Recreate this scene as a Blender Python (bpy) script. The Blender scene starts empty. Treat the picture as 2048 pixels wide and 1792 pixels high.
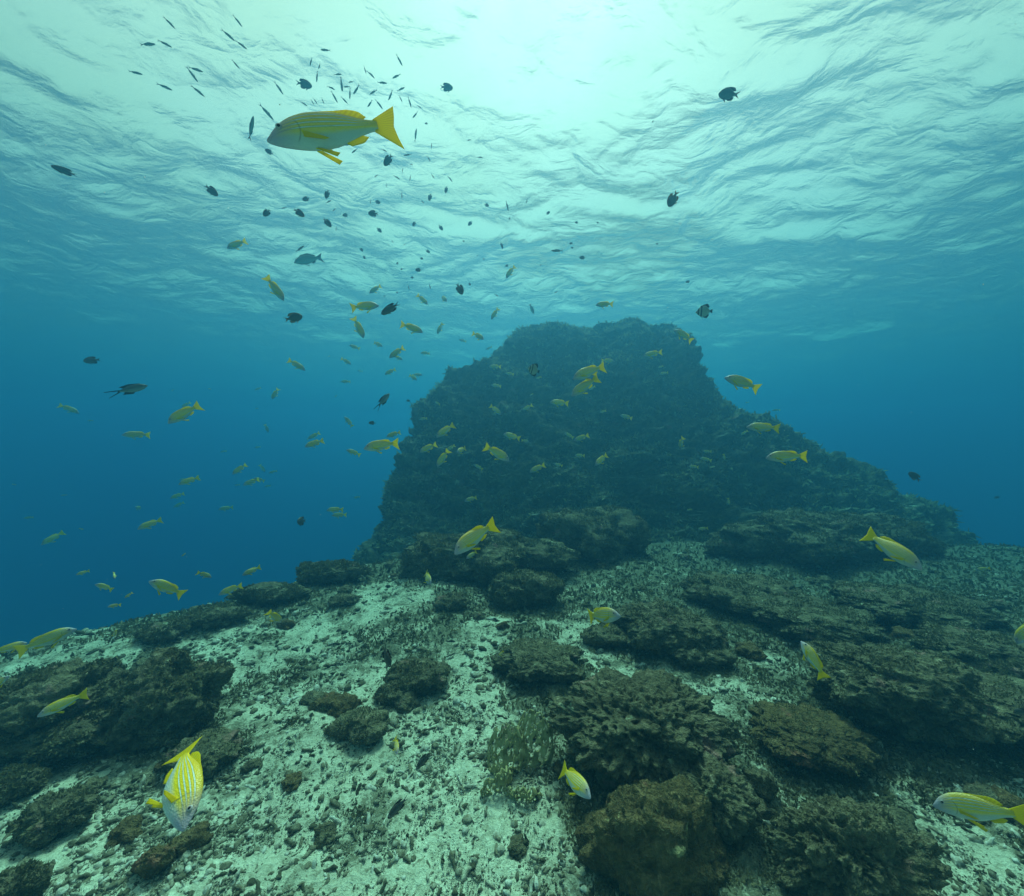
import bpy, bmesh, math, random
import numpy as np
from mathutils import Matrix, Vector
from mathutils.bvhtree import BVHTree

random.seed(7)
RNG = np.random.default_rng(11)
S = bpy.context.scene
COL = S.collection

# ------------------------------------------------------------------ camera
FPX, CX, CY = 770.0, 1024.0, 896.0          # focal length and centre, in units of a 2048 px wide picture
cam = bpy.data.objects.new("camera", bpy.data.cameras.new("camera"))
COL.objects.link(cam)
cam.data.sensor_width = 36.0
cam.data.lens = 36.0 * FPX / 2048.0
cam.data.clip_start = 0.02
cam.data.clip_end = 400.0
cam.location = (0, 0, 0)
cam.rotation_euler = (math.radians(90), 0, 0)
S.camera = cam

# ------------------------------------------------------------------ sky and sun
SUN_EL, SUN_AZ = math.radians(56), math.radians(5)
world = bpy.data.worlds.new("World")
S.world = world
world.use_nodes = True
wn = world.node_tree
sky = wn.nodes.new("ShaderNodeTexSky")
sky.sky_type = 'NISHITA'
sky.sun_disc = False
sky.sun_elevation = SUN_EL
sky.sun_rotation = SUN_AZ
sky.air_density = 1.0
sky.dust_density = 3.0
sky.ozone_density = 1.0
bg = wn.nodes["Background"]
bg.inputs["Strength"].default_value = 0.115
# thin bright cloud over most of the sky
tc = wn.nodes.new("ShaderNodeTexCoord")
cn = wn.nodes.new("ShaderNodeTexNoise"); cn.inputs["Scale"].default_value = 2.5; cn.inputs["Detail"].default_value = 5.0
wn.links.new(tc.outputs["Generated"], cn.inputs["Vector"])
cr = wn.nodes.new("ShaderNodeMapRange"); cr.inputs[1].default_value = 0.3; cr.inputs[2].default_value = 0.7
cr.inputs[3].default_value = 0.86; cr.inputs[4].default_value = 0.98
wn.links.new(cn.outputs["Fac"], cr.inputs[0])
cm = wn.nodes.new("ShaderNodeMix"); cm.data_type = 'RGBA'
wn.links.new(cr.outputs[0], cm.inputs[0]); wn.links.new(sky.outputs[0], cm.inputs[6])
# the cloud is brightest in front of the sun
sd = wn.nodes.new("ShaderNodeVectorMath"); sd.operation = 'DOT_PRODUCT'
wn.links.new(tc.outputs["Generated"], sd.inputs[0])
sd.inputs[1].default_value = (math.sin(SUN_AZ) * math.cos(SUN_EL), math.cos(SUN_AZ) * math.cos(SUN_EL), math.sin(SUN_EL))
sr = wn.nodes.new("ShaderNodeMapRange"); sr.interpolation_type = 'SMOOTHSTEP'
wn.links.new(sd.outputs["Value"], sr.inputs[0])
sr.inputs[1].default_value = 0.35; sr.inputs[2].default_value = 0.95; sr.inputs[3].default_value = 0.52; sr.inputs[4].default_value = 1.0
cc = wn.nodes.new("ShaderNodeVectorMath"); cc.operation = 'SCALE'; cc.inputs[0].default_value = (4.0, 3.9, 2.5)
wn.links.new(sr.outputs[0], cc.inputs["Scale"]); wn.links.new(cc.outputs[0], cm.inputs[7])
wn.links.new(cm.outputs[2], bg.inputs["Color"])

sun = bpy.data.objects.new("sun", bpy.data.lights.new("sun", 'SUN'))
COL.objects.link(sun)
sun.data.energy = 2.5
sun.data.angle = math.radians(15)
sun.data.color = (1.0, 0.97, 0.64)
SUN_DIR = Vector((math.sin(SUN_AZ) * math.cos(SUN_EL), math.cos(SUN_AZ) * math.cos(SUN_EL), math.sin(SUN_EL)))
sun.rotation_euler = SUN_DIR.to_track_quat('Z', 'Y').to_euler()

S.view_settings.view_transform = 'Standard'
S.view_settings.look = 'None'
S.view_settings.exposure = 1.38
S.view_settings.gamma = 1.0
S.cycles.use_denoising = True
S.cycles.max_bounces = 8
S.cycles.diffuse_bounces = 3
S.cycles.glossy_bounces = 3
S.cycles.transmission_bounces = 3
S.cycles.volume_bounces = 2
S.cycles.transparent_max_bounces = 16
S.cycles.sample_clamp_indirect = 6.0

WATER_Z = 4.0
FLOOR_Z = -1.5

# ------------------------------------------------------------------ helpers
def tag(o, label=None, cat=None, group=None, kind=None):
    if label: o["label"] = label
    if cat: o["category"] = cat
    if group: o["group"] = group
    if kind: o["kind"] = kind
    return o

def mesh_from(name, verts, faces, smooth=True):
    """faces: list of lists or an (n,k) int array"""
    me = bpy.data.meshes.new(name)
    verts = np.asarray(verts, dtype=np.float32)
    if isinstance(faces, np.ndarray):
        n, k = faces.shape
        me.vertices.add(len(verts)); me.vertices.foreach_set("co", verts.ravel())
        me.loops.add(n * k); me.loops.foreach_set("vertex_index", faces.astype(np.int32).ravel())
        me.polygons.add(n)
        me.polygons.foreach_set("loop_start", np.arange(0, n * k, k, dtype=np.int32))
        me.polygons.foreach_set("loop_total", np.full(n, k, dtype=np.int32))
        me.update(calc_edges=True)
    else:
        me.from_pydata(verts.tolist(), [], faces)
    me.validate()
    me.polygons.foreach_set("use_smooth", np.full(len(me.polygons), smooth))
    return me

def link(name, me, mat=None, parent=None):
    o = bpy.data.objects.new(name, me)
    COL.objects.link(o)
    if mat is not None:
        me.materials.append(mat)
    if parent is not None:
        o.parent = parent
    return o

# ---- noise
_PERM = np.random.default_rng(3).permutation(4096).astype(np.int64)
_G = np.random.default_rng(4).normal(size=(4096, 3)); _G /= np.linalg.norm(_G, axis=1)[:, None]
_R = np.random.default_rng(5).random((4096, 4))
def _hash(i, j, k):
    return _PERM[(_PERM[(_PERM[i & 4095] + j) & 4095] + k) & 4095]
def perlin(p):
    p = np.asarray(p, dtype=np.float64)
    i = np.floor(p).astype(np.int64); f = p - i
    u = f * f * f * (f * (f * 6 - 15) + 10)
    out = np.zeros(len(p))
    for dx in (0, 1):
        for dy in (0, 1):
            for dz in (0, 1):
                g = _G[_hash(i[:, 0] + dx, i[:, 1] + dy, i[:, 2] + dz)]
                d = f - np.array([dx, dy, dz])
                w = (u[:, 0] if dx else 1 - u[:, 0]) * (u[:, 1] if dy else 1 - u[:, 1]) * (u[:, 2] if dz else 1 - u[:, 2])
                out += w * (g * d).sum(1)
    return out * 1.6
def fbm(p, oct=4, pers=0.5, lac=2.03, ridged=False):
    p = np.asarray(p, dtype=np.float64); a, s, t = 1.0, 0.0, 0.0
    for o in range(oct):
        n = perlin(p + 17.3 * o)
        s = s + a * ((1 - 2 * np.abs(n)) if ridged else n); t += a
        p = p * lac; a *= pers
    return s / t
def worley(p):
    p = np.asarray(p, dtype=np.float64)
    i = np.floor(p).astype(np.int64); f = p - i
    best = np.full(len(p), 9.0); ident = np.zeros(len(p))
    for dx in (-1, 0, 1):
        for dy in (-1, 0, 1):
            for dz in (-1, 0, 1):
                h = _hash(i[:, 0] + dx, i[:, 1] + dy, i[:, 2] + dz)
                d = np.sqrt(((_R[h, :3] + np.array([dx, dy, dz]) - f) ** 2).sum(1))
                m = d < best
                best = np.where(m, d, best); ident = np.where(m, _R[h, 3], ident)
    return best, ident
def xyz(x, y, z=0.0):
    x = np.asarray(x, float)
    return np.stack([x, np.asarray(y, float) + 0 * x, np.asarray(z, float) + 0 * x], -1)
def sstep(a, b, x):
    t = np.clip((x - a) / (b - a), 0, 1); return t * t * (3 - 2 * t)

# ---- shader node helpers
class NT:
    def __init__(self, name):
        self.m = bpy.data.materials.new(name); self.m.use_nodes = True
        self.t = self.m.node_tree; self.t.nodes.clear()
        self.out = self.t.nodes.new("ShaderNodeOutputMaterial")
    def n(self, typ, **kw):
        nd = self.t.nodes.new("ShaderNode" + typ)
        for k, v in kw.items(): setattr(nd, k, v)
        return nd
    def set(self, sock, v):
        if hasattr(v, "is_linked") or isinstance(v, bpy.types.NodeSocket): self.t.links.new(v, sock)
        else: sock.default_value = v
    def math(self, op, a, b=0.0, clamp=False):
        nd = self.n("Math", operation=op, use_clamp=clamp)
        self.set(nd.inputs[0], a); self.set(nd.inputs[1], b); return nd.outputs[0]
    def noise(self, vec, scale, detail=4.0, rough=0.55, dist=0.0):
        nd = self.n("TexNoise"); self.set(nd.inputs["Vector"], vec)
        nd.inputs["Scale"].default_value = scale; nd.inputs["Detail"].default_value = detail
        nd.inputs["Roughness"].default_value = rough; nd.inputs["Distortion"].default_value = dist
        return nd.outputs["Fac"]
    def ramp(self, fac, stops, interp='LINEAR'):
        nd = self.n("ValToRGB"); cr = nd.color_ramp; cr.interpolation = interp
        while len(cr.elements) < len(stops): cr.elements.new(0.5)
        for e, (p, c) in zip(cr.elements, stops):
            e.position = p; e.color = (c, c, c, 1) if isinstance(c, (int, float)) else (*c, 1)
        self.set(nd.inputs["Fac"], fac); return nd.outputs["Color"]
    def mix(self, fac, a, b, blend='MIX'):
        nd = self.n("Mix", data_type='RGBA', blend_type=blend)
        self.set(nd.inputs[0], fac)
        self.set(nd.inputs[6], (*a, 1) if isinstance(a, tuple) else a)
        self.set(nd.inputs[7], (*b, 1) if isinstance(b, tuple) else b)
        return nd.outputs[2]
    def bump(self, h, strength=0.5, dist=0.02, normal=None):
        nd = self.n("Bump"); nd.inputs["Strength"].default_value = strength; nd.inputs["Distance"].default_value = dist
        self.set(nd.inputs["Height"], h)
        if normal is not None: self.set(nd.inputs["Normal"], normal)
        return nd.outputs[0]
    def principled(self, color, rough=0.8, normal=None, spec=0.3):
        nd = self.n("BsdfPrincipled")
        self.set(nd.inputs["Base Color"], (*color, 1) if isinstance(color, tuple) else color)
        self.set(nd.inputs["Roughness"], rough); nd.inputs["Specular IOR Level"].default_value = spec
        if normal is not None: self.set(nd.inputs["Normal"], normal)
        return nd.outputs[0]
    def surf(self, s):
        self.t.links.new(s, self.out.inputs["Surface"]); return self.m

# ------------------------------------------------------------------ materials of the setting
def mat_rock(name, tint=(1, 1, 1), scale=1.0, sand=0.0):
    k = NT(name)
    geo = k.n("NewGeometry").outputs["Position"]
    a = k.noise(geo, 3.2 * scale, 6, 0.65); b = k.noise(geo, 19 * scale, 5, 0.7, 0.6); c = k.noise(geo, 70 * scale, 3, 0.6)
    t = lambda c: tuple(x * y for x, y in zip(c, tint))
    base = k.ramp(a, [(0.30, t((0.030, 0.026, 0.016))), (0.47, t((0.060, 0.050, 0.028))), (0.60, t((0.095, 0.085, 0.045))), (0.75, t((0.16, 0.12, 0.075)))])
    fine = k.ramp(b, [(0.32, t((0.022, 0.019, 0.012))), (0.50, t((0.075, 0.066, 0.037))), (0.62, t((0.14, 0.12, 0.07))), (0.74, t((0.34, 0.29, 0.20)))])
    col = k.mix(0.6, base, fine)
    pink = k.ramp(k.noise(geo, 6.5 * scale, 3), [(0.64, 0.0), (0.70, 0.6)])
    col = k.mix(pink, col, t((0.20, 0.105, 0.085)))
    pale = k.ramp(k.noise(geo, 9.0 * scale, 4, 0.6, 0.4), [(0.66, 0.0), (0.72, 0.7)])
    col = k.mix(pale, col, t((0.30, 0.32, 0.20)))
    if sand:                                                # sand lying on level ledges
        nz = k.n("SeparateXYZ"); k.set(nz.inputs[0], k.n("NewGeometry").outputs["True Normal"])
        f = k.math('MULTIPLY', k.ramp(nz.outputs[2], [(0.70, 0.0), (0.88, 1.0)]), k.ramp(k.noise(geo, 2.1, 4, 0.6), [(0.52, 0.0), (0.62, sand)]))
        col = k.mix(f, col, (0.42, 0.40, 0.33))
    h = k.math('ADD', b, k.math('MULTIPLY', c, 0.5))
    return k.surf(k.principled(col, 0.95, k.bump(h, 1.0, 0.05), 0.1))

def mat_sand():
    k = NT("seabed_sand")
    geo = k.n("NewGeometry").outputs["Position"]
    at = k.n("Attribute", attribute_name="turf").outputs["Fac"]
    n1 = k.noise(geo, 6.0, 6, 0.65, 0.5); n2 = k.noise(geo, 38.0, 5, 0.7, 0.4); n3 = k.noise(geo, 160.0, 2, 0.6)
    sand = k.ramp(n2, [(0.30, (0.32, 0.30, 0.22)), (0.45, (0.50, 0.48, 0.37)), (0.62, (0.74, 0.72, 0.58))])
    turf = k.ramp(n2, [(0.30, (0.060, 0.058, 0.038)), (0.48, (0.13, 0.125, 0.085)), (0.60, (0.22, 0.20, 0.14)), (0.72, (0.42, 0.40, 0.31))])
    f = k.math('ADD', at, k.math('ADD', k.math('MULTIPLY', k.math('SUBTRACT', n1, 0.5), 1.5), k.math('MULTIPLY', k.math('SUBTRACT', n2, 0.5), 1.5)))
    fac = k.ramp(f, [(0.38, 0.0), (0.60, 1.0)])
    col = k.mix(fac, sand, turf)
    h = k.math('ADD', k.math('MULTIPLY', n2, 1.0), k.math('MULTIPLY', n3, 0.35))
    return k.surf(k.principled(col, 0.95, k.bump(h, 0.7, 0.03), 0.1))

def mat_turf(name, c0, c1):
    k = NT(name)
    geo = k.n("NewGeometry").outputs["Position"]
    col = k.ramp(k.noise(geo, 7.0, 5, 0.7), [(0.33, c0), (0.68, c1)])
    d = k.principled(col, 0.9, None, 0.1)
    tr = k.n("BsdfTranslucent"); k.set(tr.inputs["Color"], col)
    mx = k.n("MixShader"); mx.inputs[0].default_value = 0.25
    k.t.links.new(d, mx.inputs[1]); k.t.links.new(tr.outputs[0], mx.inputs[2])
    return k.surf(mx.outputs[0])

def mat_rubble():
    k = NT("coral_rubble")
    at = k.n("Attribute", attribute_name="tone").outputs["Fac"]
    geo = k.n("NewGeometry").outputs["Position"]
    n = k.noise(geo, 55.0, 4, 0.7)
    a = k.math('ADD', at, k.math('MULTIPLY', k.math('SUBTRACT', n, 0.5), 0.9))
    col = k.ramp(a, [(0.10, (0.035, 0.033, 0.022)), (0.35, (0.085, 0.078, 0.05)), (0.58, (0.20, 0.175, 0.12)), (0.75, (0.40, 0.37, 0.30)), (0.95, (0.68, 0.66, 0.60))])
    return k.surf(k.principled(col, 0.95, k.bump(n, 0.6, 0.01), 0.1))

def mat_water():
    k = NT("water_surface")
    geo = k.n("NewGeometry").outputs["Position"]
    mp = k.n("Mapping"); k.set(mp.inputs["Vector"], geo); mp.inputs["Scale"].default_value = (1.0, 1.25, 1.0)
    n1 = k.noise(mp.outputs[0], 1.5, 4, 0.50, 0.4)
    n2 = k.noise(mp.outputs[0], 11.0, 4, 0.6, 0.5)
    # billowed noise: sharp creases between rounded facets
    r1 = k.math('ABSOLUTE', k.math('SUBTRACT', n1, 0.5))
    r2 = k.math('ABSOLUTE', k.math('SUBTRACT', n2, 0.5))
    h = k.math('ADD', k.math('MULTIPLY', r1, 1.0), k.math('MULTIPLY', r2, 0.07))
    bm = k.bump(h, 0.50, 0.20)
    # steep views look out through the surface, slanting views are mirrored; ripples too small to model blur the change
    dt = k.n("VectorMath", operation='DOT_PRODUCT'); k.set(dt.inputs[0], bm); k.set(dt.inputs[1], k.n("NewGeometry").outputs["Incoming"])
    fr = k.n("MapRange", interpolation_type='SMOOTHSTEP'); k.set(fr.inputs[0], k.math('ABSOLUTE', dt.outputs["Value"]))
    fr.inputs[1].default_value = 0.28; fr.inputs[2].default_value = 0.67; fr.inputs[3].default_value = 0.74; fr.inputs[4].default_value = 0.03
    tr = k.n("BsdfTransparent"); tr.inputs["Color"].default_value = (0.97, 0.985, 0.98, 1)
    gl = k.n("BsdfAnisotropic"); gl.inputs["Roughness"].default_value = 0.06
    gl.inputs["Color"].default_value = (0.95, 0.97, 0.97, 1); k.set(gl.inputs["Normal"], bm)
    mx = k.n("MixShader"); k.set(mx.inputs[0], fr.outputs[0])
    k.t.links.new(tr.outputs[0], mx.inputs[1]); k.t.links.new(gl.outputs[0], mx.inputs[2])
    return k.surf(mx.outputs[0])

M_ROCK = mat_rock("reef_rock", (2.2, 2.1, 2.3))
M_ROCK_BROWN = mat_rock("brown_reef_rock", (2.0, 1.55, 1.3))
M_PINN = mat_rock("pinnacle_rock", (1.8, 1.75, 1.7), 0.45, 0.8)
M_SAND = mat_sand()
M_TURF = mat_turf("algae_turf", (0.045, 0.042, 0.022), (0.26, 0.22, 0.12))
M_TURF_FAR = mat_turf("pinnacle_algae", (0.05, 0.05, 0.026), (0.46, 0.42, 0.24))
M_RUBBLE = mat_rubble()
M_WATER = mat_water()

# ------------------------------------------------------------------ water surface
def polar_grid(a0, a1, na, r0, r1, nr, dense=None):
    if dense is None:
        ang = np.linspace(a0, a1, na)
    else:                                   # dense: half angle that gets most of the columns
        n_in = int(na * 0.8); n_out = na - n_in
        ang = np.concatenate([np.linspace(-dense, dense, n_in, endpoint=False),
                              np.linspace(dense, 2 * np.pi - dense, n_out, endpoint=False)])
    rad = np.geomspace(r0, r1, nr)
    A, R = np.meshgrid(ang, rad)
    x, y = (R * np.sin(A)).ravel(), (R * np.cos(A)).ravel()
    k = len(ang)
    i = np.arange(nr - 1)[:, None] * k; j = np.arange(k)[None, :]; j2 = (j + 1) % k
    f = np.stack([i + j, i + j2, i + k + j2, i + k + j], -1).reshape(-1, 4)   # normals up
    return x, y, f, k

def build_water():
    x, y, f, k = polar_grid(0, 0, 560, 0.15, 46.0, 420, math.radians(70))
    c = x.size
    def wave(x, y):
        wx = x + 0.35 * perlin(xyz(x * 0.6, y * 0.6, 3.1)); wy = y + 0.35 * perlin(xyz(x * 0.6, y * 0.6, 9.7))
        z = 0.22 * perlin(xyz(wx * 0.38 + 5, wy * 0.5, 0.4))
        z += -0.115 * np.abs(perlin(xyz(wx * 0.85 + 1.7, wy * 1.05, 2.2)))
        z += -0.034 * np.abs(perlin(xyz(wx * 2.1 + 6.2, wy * 2.5, 4.2)))
        z += -0.012 * np.abs(perlin(xyz(wx * 4.6 + 8.2, wy * 5.4, 6.2)))
        return z
    z = WATER_Z + wave(x, y)
    v = np.stack([x, y, z], -1)
    v = np.vstack([v, [[0, 0, float(z[:k].mean())]]])
    fan = [[c, int((j + 1) % k), int(j)] for j in range(k)]
    me = mesh_from("water_surface", v, f.tolist() + fan)
    o = link("water_surface", me, M_WATER)
    tag(o, "rippled water surface seen from below, bright overhead", "water", kind="structure")
    return o
build_water()

# ------------------------------------------------------------------ seabed
def ground_z(x, y, detail=True):
    x = np.asarray(x, float); y = np.asarray(y, float)
    z = np.full(x.shape, FLOOR_Z)
    p = xyz(x.ravel(), y.ravel())
    z = z + (0.10 * perlin(p * 0.55 + 2.0)).reshape(x.shape)
    z = z + (0.045 * perlin(p * 1.7 + 8.0)).reshape(x.shape)
    # the plateau falls away on the left and behind / right
    s1 = (x + 4.0) * -0.735 + (y - 2.7) * 0.678
    s1 = s1 + (0.25 * perlin(p * 0.9 + 4.0)).reshape(x.shape)
    s2 = (y - 6.3) + 0.10 * np.maximum(x - 4, 0) + (0.5 * perlin(p * 0.5 + 14.0)).reshape(x.shape)
    drop = lambda s, k: k * (np.sqrt(s * s + 0.12) + s) * 0.5
    z = z - drop(s1 - 0.1, 0.50) - drop(s2, 0.55)
    z = z + 0.10 * np.clip(-x * 0.0 + (x - 1.0) * 0.12, 0, 0.5)
    return np.maximum(z, -15.0)

FOOT = []                                                   # where the rocks stand: x, y, radius
def turf_amount(x, y):
    """0 sand .. 1 dark turf, by place"""
    p = xyz(x, y)
    t = 0.40 + 0.12 * sstep(1.6, 3.2, y) + 0.16 * sstep(0.6, 3.2, x) * sstep(1.6, 3.2, y) + 0.13 * sstep(-0.7, 0.6, x) * sstep(2.6, 3.6, y)
    t = t - 0.10 * sstep(1.0, -2.4, x) * sstep(4.6, 2.8, y)
    t = t + 0.24 * perlin(p * 0.9 + 31.0) + 0.20 * perlin(p * 2.3 + 3.0)
    s1 = (x + 4.0) * -0.735 + (y - 2.7) * 0.678
    t = t - 0.08 * sstep(2.0, 1.3, y) * sstep(0.9, 0.3, x)
    for fx, fy, fr in FOOT:
        t = t + 0.20 * np.exp(-(((x - fx) ** 2 + (y - fy) ** 2) / (1.15 * fr) ** 2) ** 1.5)
    ridge = np.exp(-((s1 + 0.25) / 0.28) ** 2) * sstep(2.6, 3.6, y)
    return t + 0.5 * ridge

def build_seabed():
    x, y, f, k = polar_grid(0, 0, 640, 0.25, 46.0, 430, math.radians(62))
    z = ground_z(x, y)
    t = turf_amount(x, y)
    r = np.hypot(x, y)
    p = xyz(x, y)
    near = sstep(12, 5, r)
    tm = sstep(0.42, 0.62, t)
    z = z + near * (0.018 * fbm(p * 7, 3) + tm * (0.030 * fbm(p * 9 + 5, 4, 0.6) + 0.012 * np.abs(perlin(p * 30))))
    z = z + near * (0.009 * fbm(p * 26, 3) + 0.010 * np.abs(perlin(p * 14 + 3)) * tm)
    v = np.stack([x, y, z], -1); c = len(v)
    v = np.vstack([v, [[0, 0, float(z[:k].mean())]]])
    me = mesh_from("seabed", v, f.tolist() + [[c, int((j + 1) % k), int(j)] for j in range(k)])
    at = me.attributes.new("turf", 'FLOAT', 'POINT')
    at.data.foreach_set("value", np.append(t, 0.3).astype(np.float32))
    o = link("seabed", me, M_SAND)
    tag(o, "pale sandy seabed with patches of dark algae turf", "seabed", kind="structure")

# ------------------------------------------------------------------ rocks
def ico(sub):
    bm = bmesh.new(); bmesh.ops.create_icosphere(bm, subdivisions=sub, radius=1.0)
    v = np.array([q.co[:] for q in bm.verts]); f = np.array([[q.index for q in p.verts] for p in bm.faces])
    bm.free(); return v, f
ICO = {}
def get_ico(sub):
    if sub not in ICO: ICO[sub] = ico(sub)
    return ICO[sub]

def vnormals(v, f):
    fn = np.cross(v[f[:, 1]] - v[f[:, 0]], v[f[:, 2]] - v[f[:, 0]])
    n = np.zeros_like(v)
    for k in range(f.shape[1]): np.add.at(n, f[:, k], fn)
    return n / (np.linalg.norm(n, axis=1)[:, None] + 1e-12)

def blades(P, N, length, width, rng, spread=0.9):
    """many small curved fronds: 5 vertices each; P points, N directions"""
    n = len(P)
    d = N + spread * rng.normal(size=(n, 3)) * 0.6; d /= np.linalg.norm(d, axis=1)[:, None]
    s = np.cross(d, rng.normal(size=(n, 3))); s /= np.linalg.norm(s, axis=1)[:, None] + 1e-9
    b = np.cross(d, s)
    L = length * rng.uniform(0.45, 1.2, (n, 1)); W = width * rng.uniform(0.6, 1.3, (n, 1))
    cur = rng.normal(size=(n, 1)) * 0.35
    p0, p1, m = P - 0.1 * L * d, P + L * d + b * cur * L, P + 0.5 * L * d + b * cur * 0.2 * L
    V = np.stack([p0 - s * W * 0.5, p0 + s * W * 0.5, m + s * W * 0.6, m - s * W * 0.6, p1], 1)
    base = np.arange(n)[:, None] * 5
    F = [[a, a + 1, a + 2, a + 3] for a in base[:, 0].tolist()] + [[a + 3, a + 2, a + 4] for a in base[:, 0].tolist()]
    return V.reshape(-1, 3), F

def add_turf(root, v, f, count, length, width, mat, rng, minz=-0.1, name="algae_turf"):
    n = vnormals(v, f)
    w = np.clip(n[:, 2] + 0.55, 0.02, 1)
    fa = f[rng.choice(len(f), size=count, p=(lambda q: q / q.sum())(w[f[:, 0]] * np.linalg.norm(np.cross(v[f[:, 1]] - v[f[:, 0]], v[f[:, 2]] - v[f[:, 0]]), axis=1)))]
    u = rng.random((count, 2)); flip = u.sum(1) > 1; u[flip] = 1 - u[flip]
    P = v[fa[:, 0]] + (v[fa[:, 1]] - v[fa[:, 0]]) * u[:, :1] + (v[fa[:, 2]] - v[fa[:, 0]]) * u[:, 1:]
    clump = perlin(P * (0.09 / length * 1.6)) > -0.12
    P, N = P[clump], n[fa[clump, 0]]
    V, F = blades(P, N, length, width, rng)
    o = link(name, mesh_from(name, V, F, True), mat, root)
    tag(o, kind="stuff")
    return o

def rock_shape(c, r, seed, sub, rough=1.0, pit=1.0):
    u, f = get_ico(sub)
    off = np.array([seed * 3.71, seed * 1.93, seed * 7.17])
    r = np.array(r)
    q = u * r / r.mean()                                    # in units of the mean radius
    disp = 0.55 * fbm(q * 1.15 + off, 3) + rough * 0.26 * fbm(q * 2.8 + off, 4, 0.6)
    wq = np.stack([perlin(q * 5 + off), perlin(q * 5 + off + 9), perlin(q * 5 + off + 19)], 1)
    w, _ = worley(q * 3.6 + 0.45 * wq + off)
    holes = lambda w: 1 - sstep(0.10, 0.46, w)
    disp = disp + 0.10 * (0.5 - w) - max(pit - 1, 0) * 0.13 * holes(w)
    w2, _ = worley(q * 8.5 + 0.4 * wq + off); w3, _ = worley(q * 19.0 + off * 1.7)
    disp = disp - pit * (0.075 * holes(w2) + 0.030 * holes(w3)) + rough * 0.075 * fbm(q * 11 + off, 5, 0.68)
    v = u * r * (1 + disp)[:, None] + np.array(c)
    return v, f

def place_rock(px, deep, dist, lift):
    cx, top, foot, wid = px
    d = dist or 1.5 * FPX / (foot - CY)
    for _ in range(3):
        x = (cx - CX) / FPX * d
        zg = float(ground_z(np.array([x]), np.array([d]))[0])
        if dist is None: d = -zg * FPX / (foot - CY)
    rx = wid / 2 / FPX * d; ry = rx * deep
    h = max((foot - top) / FPX * d * 0.95, 0.05)
    yc = d + ry * 0.75
    zc = zg + lift * h
    rz = max((CY - top) / FPX * yc - zc, 0.06)
    return (x * yc / d, yc, zc), (rx, ry, rz)

SPECS = []
def R(px, label, **kw):
    """px: centre column, top row, foot row, width - of the 2048 px wide picture; stands on the seabed"""
    pos, rad = place_rock(px, kw.get("deep", 0.75), kw.pop("dist", None), kw.pop("lift", 0.30))
    kw.pop("deep", None)
    SPECS.append((pos, rad, label, kw)); FOOT.append((pos[0], pos[1], rad[0]))

def rock(pos, rad, label, name="coral_rock", seed=1, sub=6, mat=None, rough=1.0, pit=1.0, turf=0, tl=0.03, group=None):
    v, f = rock_shape(pos, (rad[0] * 0.97, rad[1], rad[2] * (0.88 if pos[1] < 2.45 else 0.58 if pos[1] < 4.2 else 0.72)), seed, sub, rough, pit)
    o = link(name, mesh_from(name, v, f), mat or M_ROCK)
    tag(o, label, "rock", group)
    if turf:
        add_turf(o, v, f, int(turf * 1.6), tl * 0.65, tl * 0.24, M_TURF, np.random.default_rng(seed))
    return o

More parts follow.
